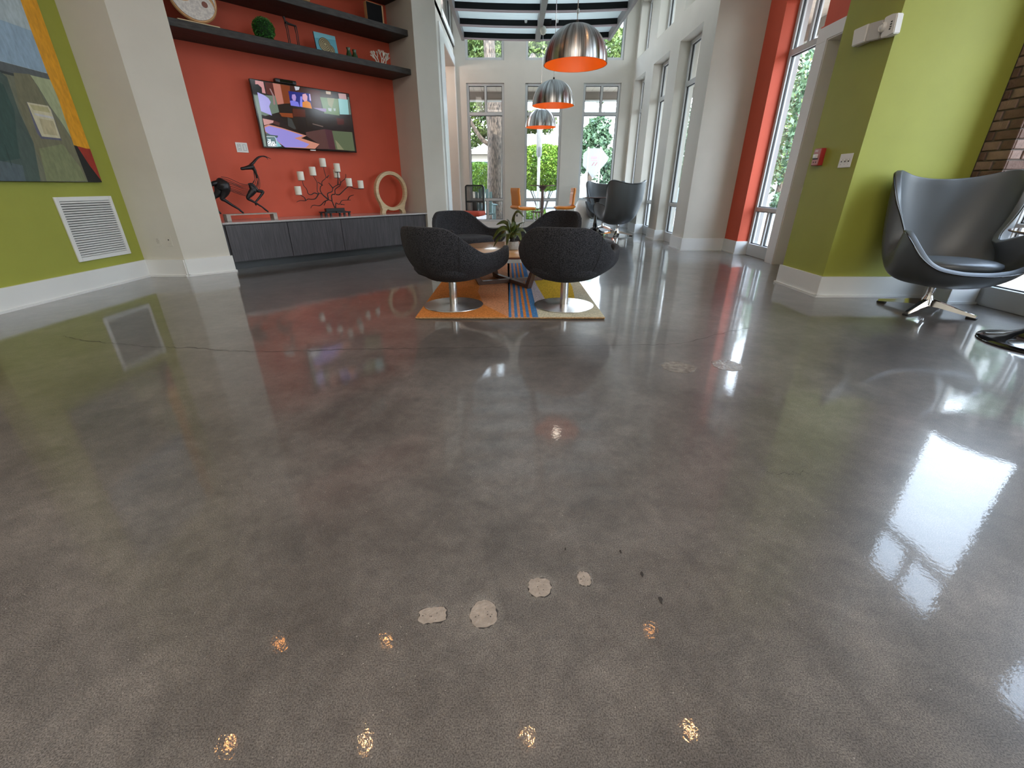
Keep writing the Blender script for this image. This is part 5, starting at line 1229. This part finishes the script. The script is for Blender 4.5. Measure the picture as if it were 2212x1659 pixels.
for (x, lab, kind_) in ((-4.183, 'left of the two small white wall plates low on the beige column', 'slots'), (-4.05, 'right of the two small white wall plates low on the beige column', 'hole')):
    o_ = thing('wall_plate', lab, 'wall outlet', (x, 5.33, 0.413), 0, 'plates on the beige column')
    b = BM(); box(b, -0.034, 0.034, -0.006, -0.0005, -0.058, 0.058, 0.002, seg=1); obj('plate', b, M['cream'], o_, 30)
    b = BM()
    if kind_ == 'slots':
        for dz in (-0.02, 0.02): box(b, -0.009, -0.006, -0.0068, -0.005, dz - 0.006, dz + 0.006); box(b, 0.006, 0.009, -0.0068, -0.005, dz - 0.006, dz + 0.006)
        box(b, -0.018, 0.018, -0.0064, -0.0055, -0.0015, 0.0015)
    else: lathe(b, [(0, 0), (0.008, 0), (0.008, 0.001), (0, 0.001)], 12, mx=Matrix.Translation((0, -0.006, 0.012)) @ Matrix.Rotation(R(90), 4, 'X')); box(b, -0.018, 0.018, -0.0064, -0.0058, -0.0335, -0.0325)
    obj('slots', b, M['dark'], o_)
pt = thing('painting', 'large canvas painting with pale sky and a yellow band on the left green wall', 'painting', (-4.42, 4.43, 1.04))
PY0, PY1, PZ0, PZ1 = 3.76, 5.09, 1.04, 3.12
b = BM(); box(b, 0.002, 0.035, PY0 - 4.43, PY1 - 4.43, 0, PZ1 - PZ0, 0.002, seg=1); obj('canvas', b, mat('canvas_edge_dark', (0.03, 0.03, 0.035), 0.7), pt, 30)
def PP(cx_, cy_): p = on_x(cx_ / 4.146, cy_ / 4.146, -4.385); return (p.y, p.z)
def PC(pts, c): return ([(0, y, z) for y, z in pts], srgb(*c))
Y0 = PY0
skyT, skyB = (165, 180, 186), (140, 165, 186)
yl = lambda cy_: PP(*cy_)
band = [(182, 0), (300, 330), (420, 650), (520, 880), (660, 1300)]; bandR = [(302, 0), (415, 330), (560, 700), (680, 1050), (765, 1330)]
bl_, br_ = [PP(*q) for q in band], [PP(*q) for q in bandR]
ytopL = bl_[0][0]; ytopR = br_[0][0]
h1 = PP(0, 545); h2 = PP(420, 655); slope = (h2[1] - h1[1]) / (h2[0] - h1[0]); hz = lambda y: h1[1] + slope * (y - h1[0])
pol = [PC([(PY0, PZ0), (PY1, PZ0), (PY1, PZ1), (PY0, PZ1)], (108, 110, 92)),
       PC([(PY0, hz(PY0) - .02), (PY1, hz(PY1) - .02), (PY1, PZ1), (PY0, PZ1)], skyT),
       PC([(PY0, hz(PY0)), (h2[0] + .05, hz(h2[0] + .05)), (h2[0] + .05, hz(PY0) + .3), (PY0, hz(PY0) + .34)], skyB),
       PC([(PY0, hz(PY0) - .07), (h2[0] + .1, hz(h2[0]) - .085), (h2[0] + .1, hz(h2[0]) - .005), (PY0, hz(PY0))], (84, 90, 92)),
       PC([(PY0, hz(PY0) - .085), (h2[0] + .1, hz(h2[0]) - .10), (h2[0] + .1, hz(h2[0]) - .08), (PY0, hz(PY0) - .065)], (50, 56, 56)),
       PC([PP(120, 650), PP(270, 665), PP(420, 950), PP(560, 1140), PP(690, 1330), PP(780, 1620), PP(450, 1630), PP(300, 1300), PP(170, 950)], (112, 110, 86)),
       PC([PP(350, 1330), PP(560, 1290), PP(720, 1500), PP(770, 1620), PP(420, 1630)], (122, 128, 92)),
       PC([(PY0, PZ0), PP(370, 1640), PP(300, 1280), PP(170, 1000), PP(60, 690), PP(0, 640), (PY0, hz(PY0) - .12)], (68, 84, 78)),
       PC([(PY0, PZ0 + .12), PP(0, 1450), PP(180, 1420), PP(150, 1240), PP(130, 1000), PP(30, 760), PP(0, 740), (PY0, hz(PY0) - .25)], (48, 74, 68)),
       PC([(PY0, PZ0), PP(240, 1640), PP(200, 1480), PP(0, 1440), (PY0, PZ0 + .14)], (80, 94, 100)),
       PC([PP(270, 672), PP(455, 715), PP(520, 880), PP(600, 1060), PP(660, 1270), PP(560, 1110), PP(440, 940), PP(350, 790)], (158, 166, 130)),
       PC([PP(236, 912), PP(430, 948), PP(460, 985), PP(552, 1258), PP(370, 1242), PP(330, 1190)], (92, 92, 112)),
       PC([PP(240, 915), PP(430, 948), PP(456, 985), PP(542, 1240), PP(375, 1222), PP(340, 1150)], (196, 190, 160)),
       PC([PP(262, 935), PP(425, 962), PP(450, 1010), PP(300, 985)], (176, 170, 128)), PC([PP(300, 1010), PP(470, 1045), PP(482, 1066), PP(318, 1034)], (190, 190, 190)),
       PC([PP(350, 1060), PP(475, 1085), PP(515, 1215), PP(392, 1200)], (178, 168, 134))]
ext = [(ytopL - 0.17, PZ1)] + bl_ ; extR = [(ytopR - 0.02, PZ1)] + br_
dl_ = (bl_[0][0] - bl_[1][0]) / (bl_[0][1] - bl_[1][1]); ext[0] = (bl_[0][0] + dl_ * (PZ1 - bl_[0][1]), PZ1)
dr_ = (br_[0][0] - br_[1][0]) / (br_[0][1] - br_[1][1]); extR[0] = (br_[0][0] + dr_ * (PZ1 - br_[0][1]), PZ1)
for i in range(len(ext) - 1): pol.append(PC([ext[i], ext[i + 1], extR[i + 1], extR[i]], (214, 150, 20)))
pol.append(PC([extR[0], extR[1], (PY1, br_[0][1]), (PY1, PZ1)], (214, 150, 20)))
for i in range(len(br_) - 1): pol.append(PC([br_[i], br_[i + 1], (PY1, br_[i + 1][1]), (PY1, br_[i][1])], (214, 150, 20)))
e = PP(660, 1300); e2 = PP(770, 1330)
pol += [PC([e, e2, (PY1, e2[1]), (PY1, PZ0), PP(790, 1635)], (12, 10, 12)), PC([PP(690, 1310), e2, (PY1, e2[1]), (PY1, PZ0 + .01), PP(800, 1480)], (150, 40, 25))]
rp = random.Random(3)
for _ in range(60):
    y = rp.uniform(PY0 + .02, 4.55); z = rp.uniform(PZ0 + .12, hz(y) - .25)
    y2 = y + rp.uniform(.0, .02); c = rp.choice(((38, 62, 58), (84, 104, 96), (58, 84, 76)))
    if z < PP(60, 690)[1] - (y - PY0) * 1.2: pol.append(PC([(y, z), (y + .006, z), (y2 + .008, z + .16), (y2, z + .16)], c))
pol = [([(0.0355 + 0.00003 * i, min(PY1 - .003, max(PY0 + .003, y)) - 4.43, min(PZ1 - .003, max(PZ0 + .003, z)) - 1.04) for _, y, z in q], c) for i, (q, c) in enumerate(pol)]
colour_mesh('painted_face', pol, M['paint'], pt)

# ---- fixtures on the green side wall
XG = 3.05
el = thing('emergency_light', 'white plastic emergency light unit with clear round lamp high on dark green side wall', 'emergency light', (XG, 4.53, 2.19))
def EP(cx_, cy_): p = on_x(1840 + cx_ / 15.08, 10 + cy_ / 15.08, XG - 0.05); return (p.y - 4.53, p.z - 2.19)
def extr(name, pts, x0, x1, m, parent, bev=0.006):
    b = BM(); a = [b.verts.new((x0, y, z)) for y, z in pts]; c = [b.verts.new((x1, y, z)) for y, z in pts]; n = len(pts)
    b.faces.new(a); b.faces.new(c[::-1])
    for i in range(n): b.faces.new((a[i], c[i], c[(i + 1) % n], a[(i + 1) % n]))
    if bev: bmesh.ops.bevel(b, geom=b.edges[:], offset=bev, segments=2, affect='EDGES')
    return obj(name, b, m, parent, 40)
extr('battery_housing', [EP(110, 825), EP(590, 610), EP(430, 1220), EP(20, 1390)], -0.062, -0.0005, M['white'], el)
extr('centre_panel', [EP(600, 610), EP(1045, 480), EP(905, 1080), EP(850, 1130), EP(450, 1210)], -0.055, -0.0005, mat('greyer_plastic', (0.55, 0.53, 0.50), 0.45), el)
extr('lamp_wing', [EP(1095, 410), EP(1330, 295), EP(1520, 265), EP(1370, 930), EP(1150, 1050), EP(930, 1100)], -0.055, -0.0005, M['white'], el)
ly, lz = EP(1050, 740)
b = BM(); mxl = Matrix.Translation((-0.055, ly, lz)) @ Matrix.Rotation(R(-90), 4, 'Y')
lathe(b, [(0.034, 0), (0.034, 0.012), (0.026, 0.022), (0.02, 0.015), (0.012, 0.024), (0, 0.026)], 32, cap=False, mx=mxl); obj('lamp_lens', b, M['clearplastic'], el, 40)
for q in ((1330, 545), (1305, 630), (1290, 715), (1260, 790)):
    y, z = EP(*q); b = BM(); box(b, -0.058, -0.054, y - 0.007, y + 0.007, z - 0.004, z + 0.004); obj('vent_slot', b, M['dark'], el)
fa = thing('fire_alarm', 'small red and white fire alarm strobe beside the door casing on dark green wall', 'fire alarm', (XG, 4.775, 1.262))
b = BM(); box(b, -0.045, -0.0005, -0.055, 0.055, -0.075, 0.075, 0.004); obj('housing', b, M['redplastic'], fa, 40)
b = BM(); box(b, -0.049, -0.044, -0.050, 0.050, -0.070, 0.070, 0.003, seg=1); obj('face', b, mat('faded_pink_plastic', (0.50, 0.20, 0.20), 0.4), fa, 40)
b = BM(); box(b, -0.062, -0.048, -0.028, 0.034, -0.012, 0.026, 0.005); obj('strobe_lens', b, M['clearplastic'], fa, 40)
b = BM(); box(b, -0.0505, -0.0485, -0.034, 0.040, -0.020, -0.011); box(b, -0.0505, -0.0485, 0.034, 0.042, -0.018, 0.028); obj('strobe_surround', b, M['dark'], fa)
text_mesh('lettering', 'FIRE', 0.026, M['white'], fa, Matrix.Translation((-0.0495, 0.034, 0.044)) @ Matrix.Rotation(R(-90), 4, 'Z') @ Matrix.Rotation(R(90), 4, 'X'), 0.0005)
for y, z in ((0.02, -0.045), (-0.015, -0.045)):
    b = BM(); lathe(b, [(0, 0), (0.007, 0), (0.007, 0.001), (0, 0.001)], 12, mx=Matrix.Translation((-0.049, y, z)) @ Matrix.Rotation(R(-90), 4, 'Y')); obj('horn_hole', b, M['dark'], fa)
sw = thing('light_switch', 'white triple toggle light switch plate on the dark green side wall', 'light switch', (XG, 4.405, 1.213))
b = BM(); box(b, -0.007, -0.0005, -0.080, 0.080, -0.057, 0.057, 0.002, seg=1); obj('plate', b, M['white'], sw, 30)
for y in (-0.046, 0, 0.046):
    b = BM(); box(b, -0.017, -0.006, y - 0.004, y + 0.004, 0.0, 0.012, 0.001, seg=1); obj('toggle', b, M['white'], sw)
    b = BM(); box(b, -0.0078, -0.0065, y - 0.006, y + 0.006, -0.012, 0.013); obj('toggle_slot', b, M['dark'], sw)
    for z in (-0.03, 0.03):
        b = BM(); lathe(b, [(0, 0), (0.003, 0), (0.003, 0.0008), (0, 0.0008)], 10, mx=Matrix.Translation((-0.0072, y, z)) @ Matrix.Rotation(R(-90), 4, 'Y')); obj('screw', b, M['steel'], sw)

# ================================================================== OUTSIDE
bm = BM(); box(bm, -40, 60, 12.62, 90, -0.30, -0.06); box(bm, 4.6, 60, -30, 12.62, -0.30, -0.06); box(bm, -40, -7.3, -30, 12.62, -0.3, -0.06); struct('ground_paving', bm, M['pave'])
bm = BM(); box(bm, -8, 0.35, 12.64, 20, -0.06, -0.035); struct('ground_mulch', bm, M['mulch'])
bm = BM(); box(bm, -20, 60, 23, 48, -0.06, -0.045); box(bm, 14, 60, -20, 48, -0.06, -0.046); struct('ground_car_park', bm, M['asphalt'])
# terrace pavers outside the near windows
base = BM(); box(base, 4.56, 8.4, -1.0, 9.4, -0.06, -0.05); ter = struct('ground_terrace', base, M['mortar'])
b = BM(); box(b, 0, 0.585, 0, 0.585, 0, 0.03, 0.004, seg=1); pm = mesh_of('paver', b, M['paver'])
for i in range(6):
    for j in range(13): obj('paver', pm, None, ter, loc=(4.58 + i * 0.6, 1.4 + j * 0.6, -0.05 + random.uniform(0, 0.003)))
rt = random.Random(11)
def ell_fn(c, r, hollow=0.55, rnd=rt):
    def f():
        d = Vector((rnd.gauss(0, 1), rnd.gauss(0, 1), rnd.gauss(0, 1))).normalized(); k = hollow + (1 - hollow) * rnd.random() ** 0.6
        k *= 0.86 + 0.2 * math.sin(d.x * 5 + c[0]) * math.cos(d.z * 6 + c[1])
        return Vector((c[0] + d.x * r[0] * k, c[1] + d.y * r[1] * k, c[2] + d.z * r[2] * k)), None
    return f
def tree(name, label, x, y, trunk, crowns, leafm, nleaf, size, barkm, cat='tree', group=None):
    """trunk: list of (polyline of (x,y,z,r)); crowns: list of (centre, radii)"""
    t = thing(name, label, cat, (x, y, -0.05), 0, group)
    for i, pl_ in enumerate(trunk):
        b = BM(); Q = catmull([(p[0], p[1], p[2]) for p in pl_], 3); n = len(Q); rd = []
        for k in range(n): f = k / 3; j = min(int(f), len(pl_) - 2); rd.append(pl_[j][3] + (pl_[j + 1][3] - pl_[j][3]) * (f - j))
        tube(b, Q, rd, 12); obj('trunk' if i == 0 else 'bough', b, barkm, t, 180)
    vs, fs = [], []; tot = sum(r[0] * r[1] + r[0] * r[2] for c, r in crowns)
    for c, r in crowns:
        v, f = leafcloud(int(nleaf * (r[0] * r[1] + r[0] * r[2]) / tot), ell_fn(c, r), size, 0.5, rt); o_ = len(vs); vs += v; fs += [tuple(k + o_ for k in q) for q in f]
    cloud_obj('foliage', vs, fs, leafm, t)
    return t
# big gnarled tree right behind the first end window
tree('shade_tree', 'big rough barked tree standing just outside the left end window', -0.52, 15.2,
     [[(-.02, 0, -.05, .30), (-.03, 0, .6, .235), (0, 0, 1.6, .225), (.02, 0, 2.6, .23), (-.02, 0.1, 3.3, .26), (-.10, .3, 4.4, .17), (-.15, .4, 5.8, .15), (-.2, .5, 8.0, .10)],
      [(.05, 0, 2.7, .16), (.35, .2, 3.4, .13), (1.2, .5, 4.6, .08)], [(-.12, 0, 2.2, .07), (-.45, .05, 2.45, .06), (-.85, .1, 3.1, .05), (-1.3, .2, 4.1, .04)]],
     [((-.75, 1.6, 3.1), (1.35, .7, .95)), ((.6, 1.8, 4.6), (2.6, 1.0, 1.2)), ((-1.2, 1.5, 5.0), (2.2, 1.0, 1.1)), ((2.9, 2.0, 4.9), (2.4, .9, 1.2)), ((1.25, 1.7, 3.0), (.95, .5, .40)), ((3.4, 1.4, 3.75), (.35, .3, .25)), ((2.6, 1.2, 3.7), (.3, .3, .2))],
     M['leafmid'], 62000, 0.058, M['bark'])
tree('pale_tree', 'paler trunked tree directly behind the big rough tree', -0.22, 19.6, [[(0, 0, -.05, .30), (.02, 0, 1.5, .24), (-.02, 0, 3.2, .22), (-.05, 0, 6, .18)]], [((0, .5, 6.0), (1.6, 1, .8))], M['leafmid'], 1500, 0.06, M['barkpale'])
def bush(label, x, y, h0, h1, r, leafm, n, size, stems=7, name='round_bush', ry=None):
    t = thing(name, label, 'bush', (x, y, -0.05))
    for k in range(stems):
        a = rt.uniform(0, 6.28); b = BM(); e = Vector((r * 0.65 * math.cos(a), r * 0.4 * math.sin(a), h0 + 0.35 * (h1 - h0)))
        tube(b, catmull([(0.04 * math.cos(a), 0.04 * math.sin(a), -.02), (e.x * .45 + rt.uniform(-.04, .04), e.y * .45, e.z * .5), tuple(e)], 4), 0.016, 6); obj('stem', b, M['barkpale'], t, 180)
    c = (0, 0, (h0 + h1) / 2); rr_ = (r, ry or r, (h1 - h0) / 2)
    def f():
        d = Vector((rt.gauss(0, 1), rt.gauss(0, 1), rt.gauss(0, 1))).normalized(); m_ = max(abs(d.x), abs(d.y), abs(d.z)); d = d.lerp(d / m_, 0.35); k = 0.62 + 0.4 * rt.random() ** 0.5
        return Vector((c[0] + d.x * rr_[0] * k, c[1] + d.y * rr_[1] * k, c[2] + d.z * rr_[2] * k)), None
    cloud_obj('foliage', *leafcloud(n, f, size, 0.5, rt), leafm, t); return t
bush('clipped round bush on thin stems left of the big trunk outside', -1.22, 18.6, 0.85, 1.90, 0.55, M['leaflime'], 7000, 0.04)
bush('broad bright green clipped bush behind the white pole outside the middle window', 1.12, 16.8, 0.90, 2.35, 1.05, M['leaflime'], 24000, 0.045, 10)
bush('low leafy ground shrub at the foot of the middle window', 0.70, 14.9, 0.0, 0.42, 0.45, M['leaflime'], 1800, 0.045, 2, 'low_shrub')
bush('low yellow green flowering shrub outside the right end window', 3.3, 16.2, 0.0, 0.62, 0.9, M['leaflime'], 2600, 0.05, 2, 'low_shrub')
# white pole
t = thing('white_post', 'tall white post standing outside the middle end window', 'post', (0.88, 15.3, -0.05))
b = BM(); tube(b, [(0, 0, 0), (0, 0, 3.1)], 0.045, 20); obj('shaft', b, M['white'], t, 40)
b = BM(); lathe(b, [(0.06, 1.9), (0.085, 1.95), (0.085, 3.1), (0.06, 3.1)], 20, cap=False); obj('sleeve', b, M['stuccowhite'], t, 40)
b = BM(); lathe(b, [(0, 0), (0.09, 0), (0.09, 0.03), (0.046, 0.04), (0, 0.04)], 20); obj('base_collar', b, M['white'], t, 40)
# teal slatted chair outside
t = thing('garden_chair', 'pale teal slatted garden chair outside the left end window', 'garden chair', (-0.78, 13.3, -0.035), R(8))
for k in range(5):
    x = -0.20 + k * 0.10; h = 1.02 - 0.12 * abs(k - 2) ** 1.3 / 2.4; b = BM(); box(b, x - 0.042, x + 0.042, 0.0, 0.02, 0.30, h, 0.006); obj('back_slat', b, M['teal'], t, 40)
for k in range(5):
    b = BM(); box(b, -0.26, 0.26, -0.50 + k * 0.10, -0.41 + k * 0.10, 0.34 - k * 0.012, 0.36 - k * 0.012, 0.004, seg=1); obj('seat_slat', b, M['teal'], t, 40)
for s in (-1, 1):
    for y in (-0.46, 0.06):
        b = BM(); box(b, s * 0.27 - 0.02, s * 0.27 + 0.02, y - 0.04, y + 0.04, 0, 0.56 if y < 0 else 0.60, 0.004, seg=1); obj('leg', b, M['teal'], t, 40)
    b = BM(); box(b, s * 0.29 - 0.06, s * 0.29 + 0.06, -0.52, 0.10, 0.56, 0.58, 0.006); obj('armrest', b, M['teal'], t, 40)
# beige building behind
t = thing('office_building', 'long low beige building with dark windows beyond the round bush', 'building', (-3.0, 30, -0.05))
b = BM(); box(b, -9, 3.4, 0, 4, 0, 2.85); obj('wall', b, M['stucco'], t)
b = BM(); box(b, -9.2, 3.6, -0.2, 4.2, 2.85, 3.05); obj('roof_edge', b, M['stucco'], t)
for k in range(8):
    x = -8.5 + k * 1.5; b = BM()
    for (x0, x1, z0, z1) in ((x, x + 1.1, 2.45, 2.5), (x, x + 1.1, 0.8, 0.85), (x, x + 0.05, 0.8, 2.5), (x + 1.05, x + 1.1, 0.8, 2.5)): box(b, x0, x1, -0.04, 0.0, z0, z1)
    wf = obj('window', b, M['white'], t)
    b = BM(); box(b, x + 0.05, x + 1.05, -0.015, -0.005, 0.85, 2.45); obj('pane', b, M['farglass'], wf)
# monument sign with notched point
sg = thing('hanging_sign', 'white notched street sign between two posts outside the right end window', 'sign', (3.55, 20.5, -0.05))
for x in (-0.30, 0.22):
    b = BM(); box(b, x - 0.03, x + 0.03, -0.03, 0.03, 0, 2.55); obj('post', b, mat('sign_post_taupe', (0.45, 0.40, 0.34), 0.6), sg)
b = BM(); prism(b, [(-0.27, 2.50), (-0.27, 1.62), (-0.04, 1.36), (0.19, 1.62), (0.19, 2.50)], -0.02, 0.02, mx=Matrix.Rotation(R(90), 4, 'X')); obj('panel', b, mat('weathered_sign_white', (0.20, 0.20, 0.195), 0.6), sg)
b = BM(); prism(b, [(0.25, 2.5), (0.25, 1.7), (0.52, 2.0), (0.58, 2.15)], -0.02, 0.02, mx=Matrix.Rotation(R(90), 4, 'X')); obj('wing_panel', b, mat('weathered_sign_white', (0.20, 0.20, 0.195), 0.6), sg)
b = BM(); prism(b, [(-0.33, 2.45), (-0.33, 1.7), (-0.50, 1.85), (-0.50, 2.3)], -0.02, 0.02, mx=Matrix.Rotation(R(90), 4, 'X')); obj('wing_panel', b, mat('weathered_sign_white', (0.20, 0.20, 0.195), 0.6), sg)
b = BM()
for k in range(4): x = -0.17 + k * 0.068; box(b, x, x + 0.05, -0.026, -0.021, 2.12, 2.20)
for k in range(5): x = -0.18 + k * 0.06; box(b, x, x + 0.04, -0.026, -0.021, 2.04, 2.07)
obj('faded_red_lettering', b, mat('faded_red_sign_paint', (0.45, 0.16, 0.18), 0.6), sg)
b = BM()
for x in (-0.13, 0.0): prism(b, [(x, 1.85), (x + 0.03, 1.85), (x + 0.12, 1.98), (x + 0.09, 1.98)], 0.021, 0.026, mx=Matrix.Rotation(R(90), 4, 'X'))
obj('slashes', b, mat('sign_maroon', (0.20, 0.06, 0.08), 0.6), sg)
# distant trees
DT = [(4.4, 27, 1.6, 4.6, 1.3, M['leafblue'], 'slim blue green tree beyond the sign'), (4.2, 36, 1.2, 4.6, 1.9, M['leafblue'], 'rounded hazy green tree beyond the bright bush'), (6.9, 30, 0.5, 4.2, 1.9, M['leafblue'], 'bushy blue green tree right of the sign'),
      (8.6, 19.0, 0.6, 5.4, 1.3, M['leafmid'], 'tall tree with a lean crown seen through the side windows'), (11.2, 21.5, 0.4, 6.6, 2.1, M['leafblue'], 'dense tall tree seen through the storefront by the red wall'), (15.4, 18.5, 0.3, 5.0, 1.6, M['leafmid'], 'yellow green tree at the right of the storefront view'),
      (15.6, 27.5, 0.8, 8.0, 2.7, M['leafmid'], 'tallest tree behind the storefront trees'), (9.0, 27, 0.5, 5.0, 2.2, M['leafblue'], 'broad tree far behind the right hand windows'), (15.5, 14.5, 0.5, 4.2, 1.8, M['leaflime'], 'bright tree across the terrace'), (17, 3, 0.6, 5.6, 2.4, M['leafmid'], 'tree opposite the near windows'), (12.6, 9.6, 0.6, 5.6, 2.2, M['leafblue'], 'tree across the terrace from the brick pier'), (12.8, 5.0, 0.6, 4.8, 1.9, M['leafmid'], 'smaller tree across the terrace from the brick pier'), (17, -1, 0.6, 6.0, 2.8, M['leafblue'], 'tree opposite the rear windows')]
for x, y, z0, z1, r, m, lab in DT:
    h = z1 - z0; tree('background_tree', lab, x, y, [[(0, 0, -.05, .16), (.05, 0, z0 + h * .3, .13), (0, 0, z0 + h * .7, .06)]],
         [((0, 0, z0 + h * .45), (r, r * .7, h * .42)), ((r * .25, 0, z0 + h * .75), (r * .6, r * .5, h * .27)), ((-r * .3, 0, z0 + h * .3), (r * .75, r * .6, h * .3))], m, 3600, 0.13, M['bark'], group=None)
bush('bright green shrub under the trees of the storefront view', 10.2, 15.3, 0.25, 1.85, 0.85, M['leaflime'], 2600, 0.08, 4)
bush('grey green shrub beside the kerb in the storefront view', 8.75, 14.5, 0.2, 0.95, 0.55, M['leafblue'], 1500, 0.06, 3)
bush('low yellow ornamental grass mound by the kerb outside the storefront', 8.45, 13.0, 0.05, 0.50, 0.7, mat('yellow_grass', (0.18, 0.20, 0.045), 0.8, noise=0.3, nscale=6), 1800, 0.07, 1, 'grass_mound')
# cars
def car(label, x, y, rz, paint, cat='car'):
    t = thing('parked_car', label, cat, (x, y, -0.045), rz, 'cars in the car park')
    side = [(-2.1, .35), (-2.15, .62), (-2.05, .86), (-1.25, .96), (-0.75, 1.38), (0.55, 1.44), (1.35, 1.02), (2.05, .92), (2.15, .60), (2.1, .35)]
    b = BM(); A = [b.verts.new((px, -0.85, pz)) for px, pz in side]; B = [b.verts.new((px, 0.85, pz)) for px, pz in side]; n = len(side)
    for v in A + B:
        if v.co.z > 1.1: v.co.y *= 0.82
    b.faces.new(A); b.faces.new(B[::-1])
    for i in range(n): b.faces.new((A[i], B[i], B[(i + 1) % n], A[(i + 1) % n]))
    bmesh.ops.bevel(b, geom=b.edges[:], offset=0.05, segments=2, affect='EDGES'); obj('body', b, paint, t, 40)
    for s in (-1, 1):
        b = BM(); P = [(-1.08, 1.0), (-0.72, 1.32), (0.5, 1.37), (1.12, 1.02)]; vs = [b.verts.new((px, s * (0.862 if pz < 1.1 else 0.715), pz)) for px, pz in P]; vs2 = [b.verts.new((v.co.x, v.co.y - s * 0.02, v.co.z)) for v in vs]
        b.faces.new(vs); b.faces.new(vs2[::-1])
        for i in range(4): b.faces.new((vs[i], vs2[i], vs2[(i + 1) % 4], vs[(i + 1) % 4]))
        obj('side_window', b, M['farglass'], t)
    for (xa, xb, za, zb) in ((1.33, 0.60, 1.045, 1.44), (-1.24, -0.79, 0.99, 1.385)):
        b = BM(); vs = [b.verts.new(q) for q in ((xa, -0.68, za + .02), (xa, 0.68, za + .02), (xb, 0.6, zb + .012), (xb, -0.6, zb + .012))]; r_ = bmesh.ops.extrude_face_region(b, geom=[b.faces.new(vs)])
        for v in [g for g in r_['geom'] if isinstance(g, bmesh.types.BMVert)]: v.co.z -= 0.03
        obj('windscreen', b, M['farglass'], t)
    for px in (-1.35, 1.35):
        for s in (-1, 1):
            b = BM(); tube(b, [(px, s * 0.70, .32), (px, s * 0.88, .32)], 0.32, 24); wh = obj('wheel', b, M['tyre'], t, 40)
            b = BM(); tube(b, [(px, s * 0.87, .32), (px, s * 0.89, .32)], 0.19, 16); obj('hubcap', b, M['steel'], wh, 40)
    return t
car('pale blue car parked beyond the middle end window', 1.7, 24.5, R(6), M['carblue'])
car('pale blue car parked beyond the right end window', 6.2, 23.0, R(-4), M['carblue'])
car('red car seen through the second side window', 9.6, 32.0, R(80), M['carred'])
car('white car seen through the nearest side window', 12.6, 32.6, R(85), M['carwhite'])
car('white car behind shrubs in the storefront view', 11.4, 25.0, R(60), M['carwhite'])
# neighbouring white building seen high through the storefront
t = thing('neighbour_building', 'white sided two storey building beyond the storefront and side windows', 'building', (25, 36, -0.05), R(-20))
b = BM(); box(b, -4, 8, 0, 6, 0, 7.2); obj('wall', b, M['stuccowhite'], t)
b = BM(); box(b, -4.3, 8.3, -0.4, 6.4, 7.2, 7.5); obj('roof', b, M['asphalt'], t)
for k in range(6):
    b = BM(); box(b, -3.2 + 1.9 * k, -2.2 + 1.9 * k, -0.03, 0.0, 4.6, 6.2); obj('window', b, M['farglass'], t)
print('objects', len(bpy.data.objects), 'tris', sum(len(m.polygons) for m in bpy.data.meshes))
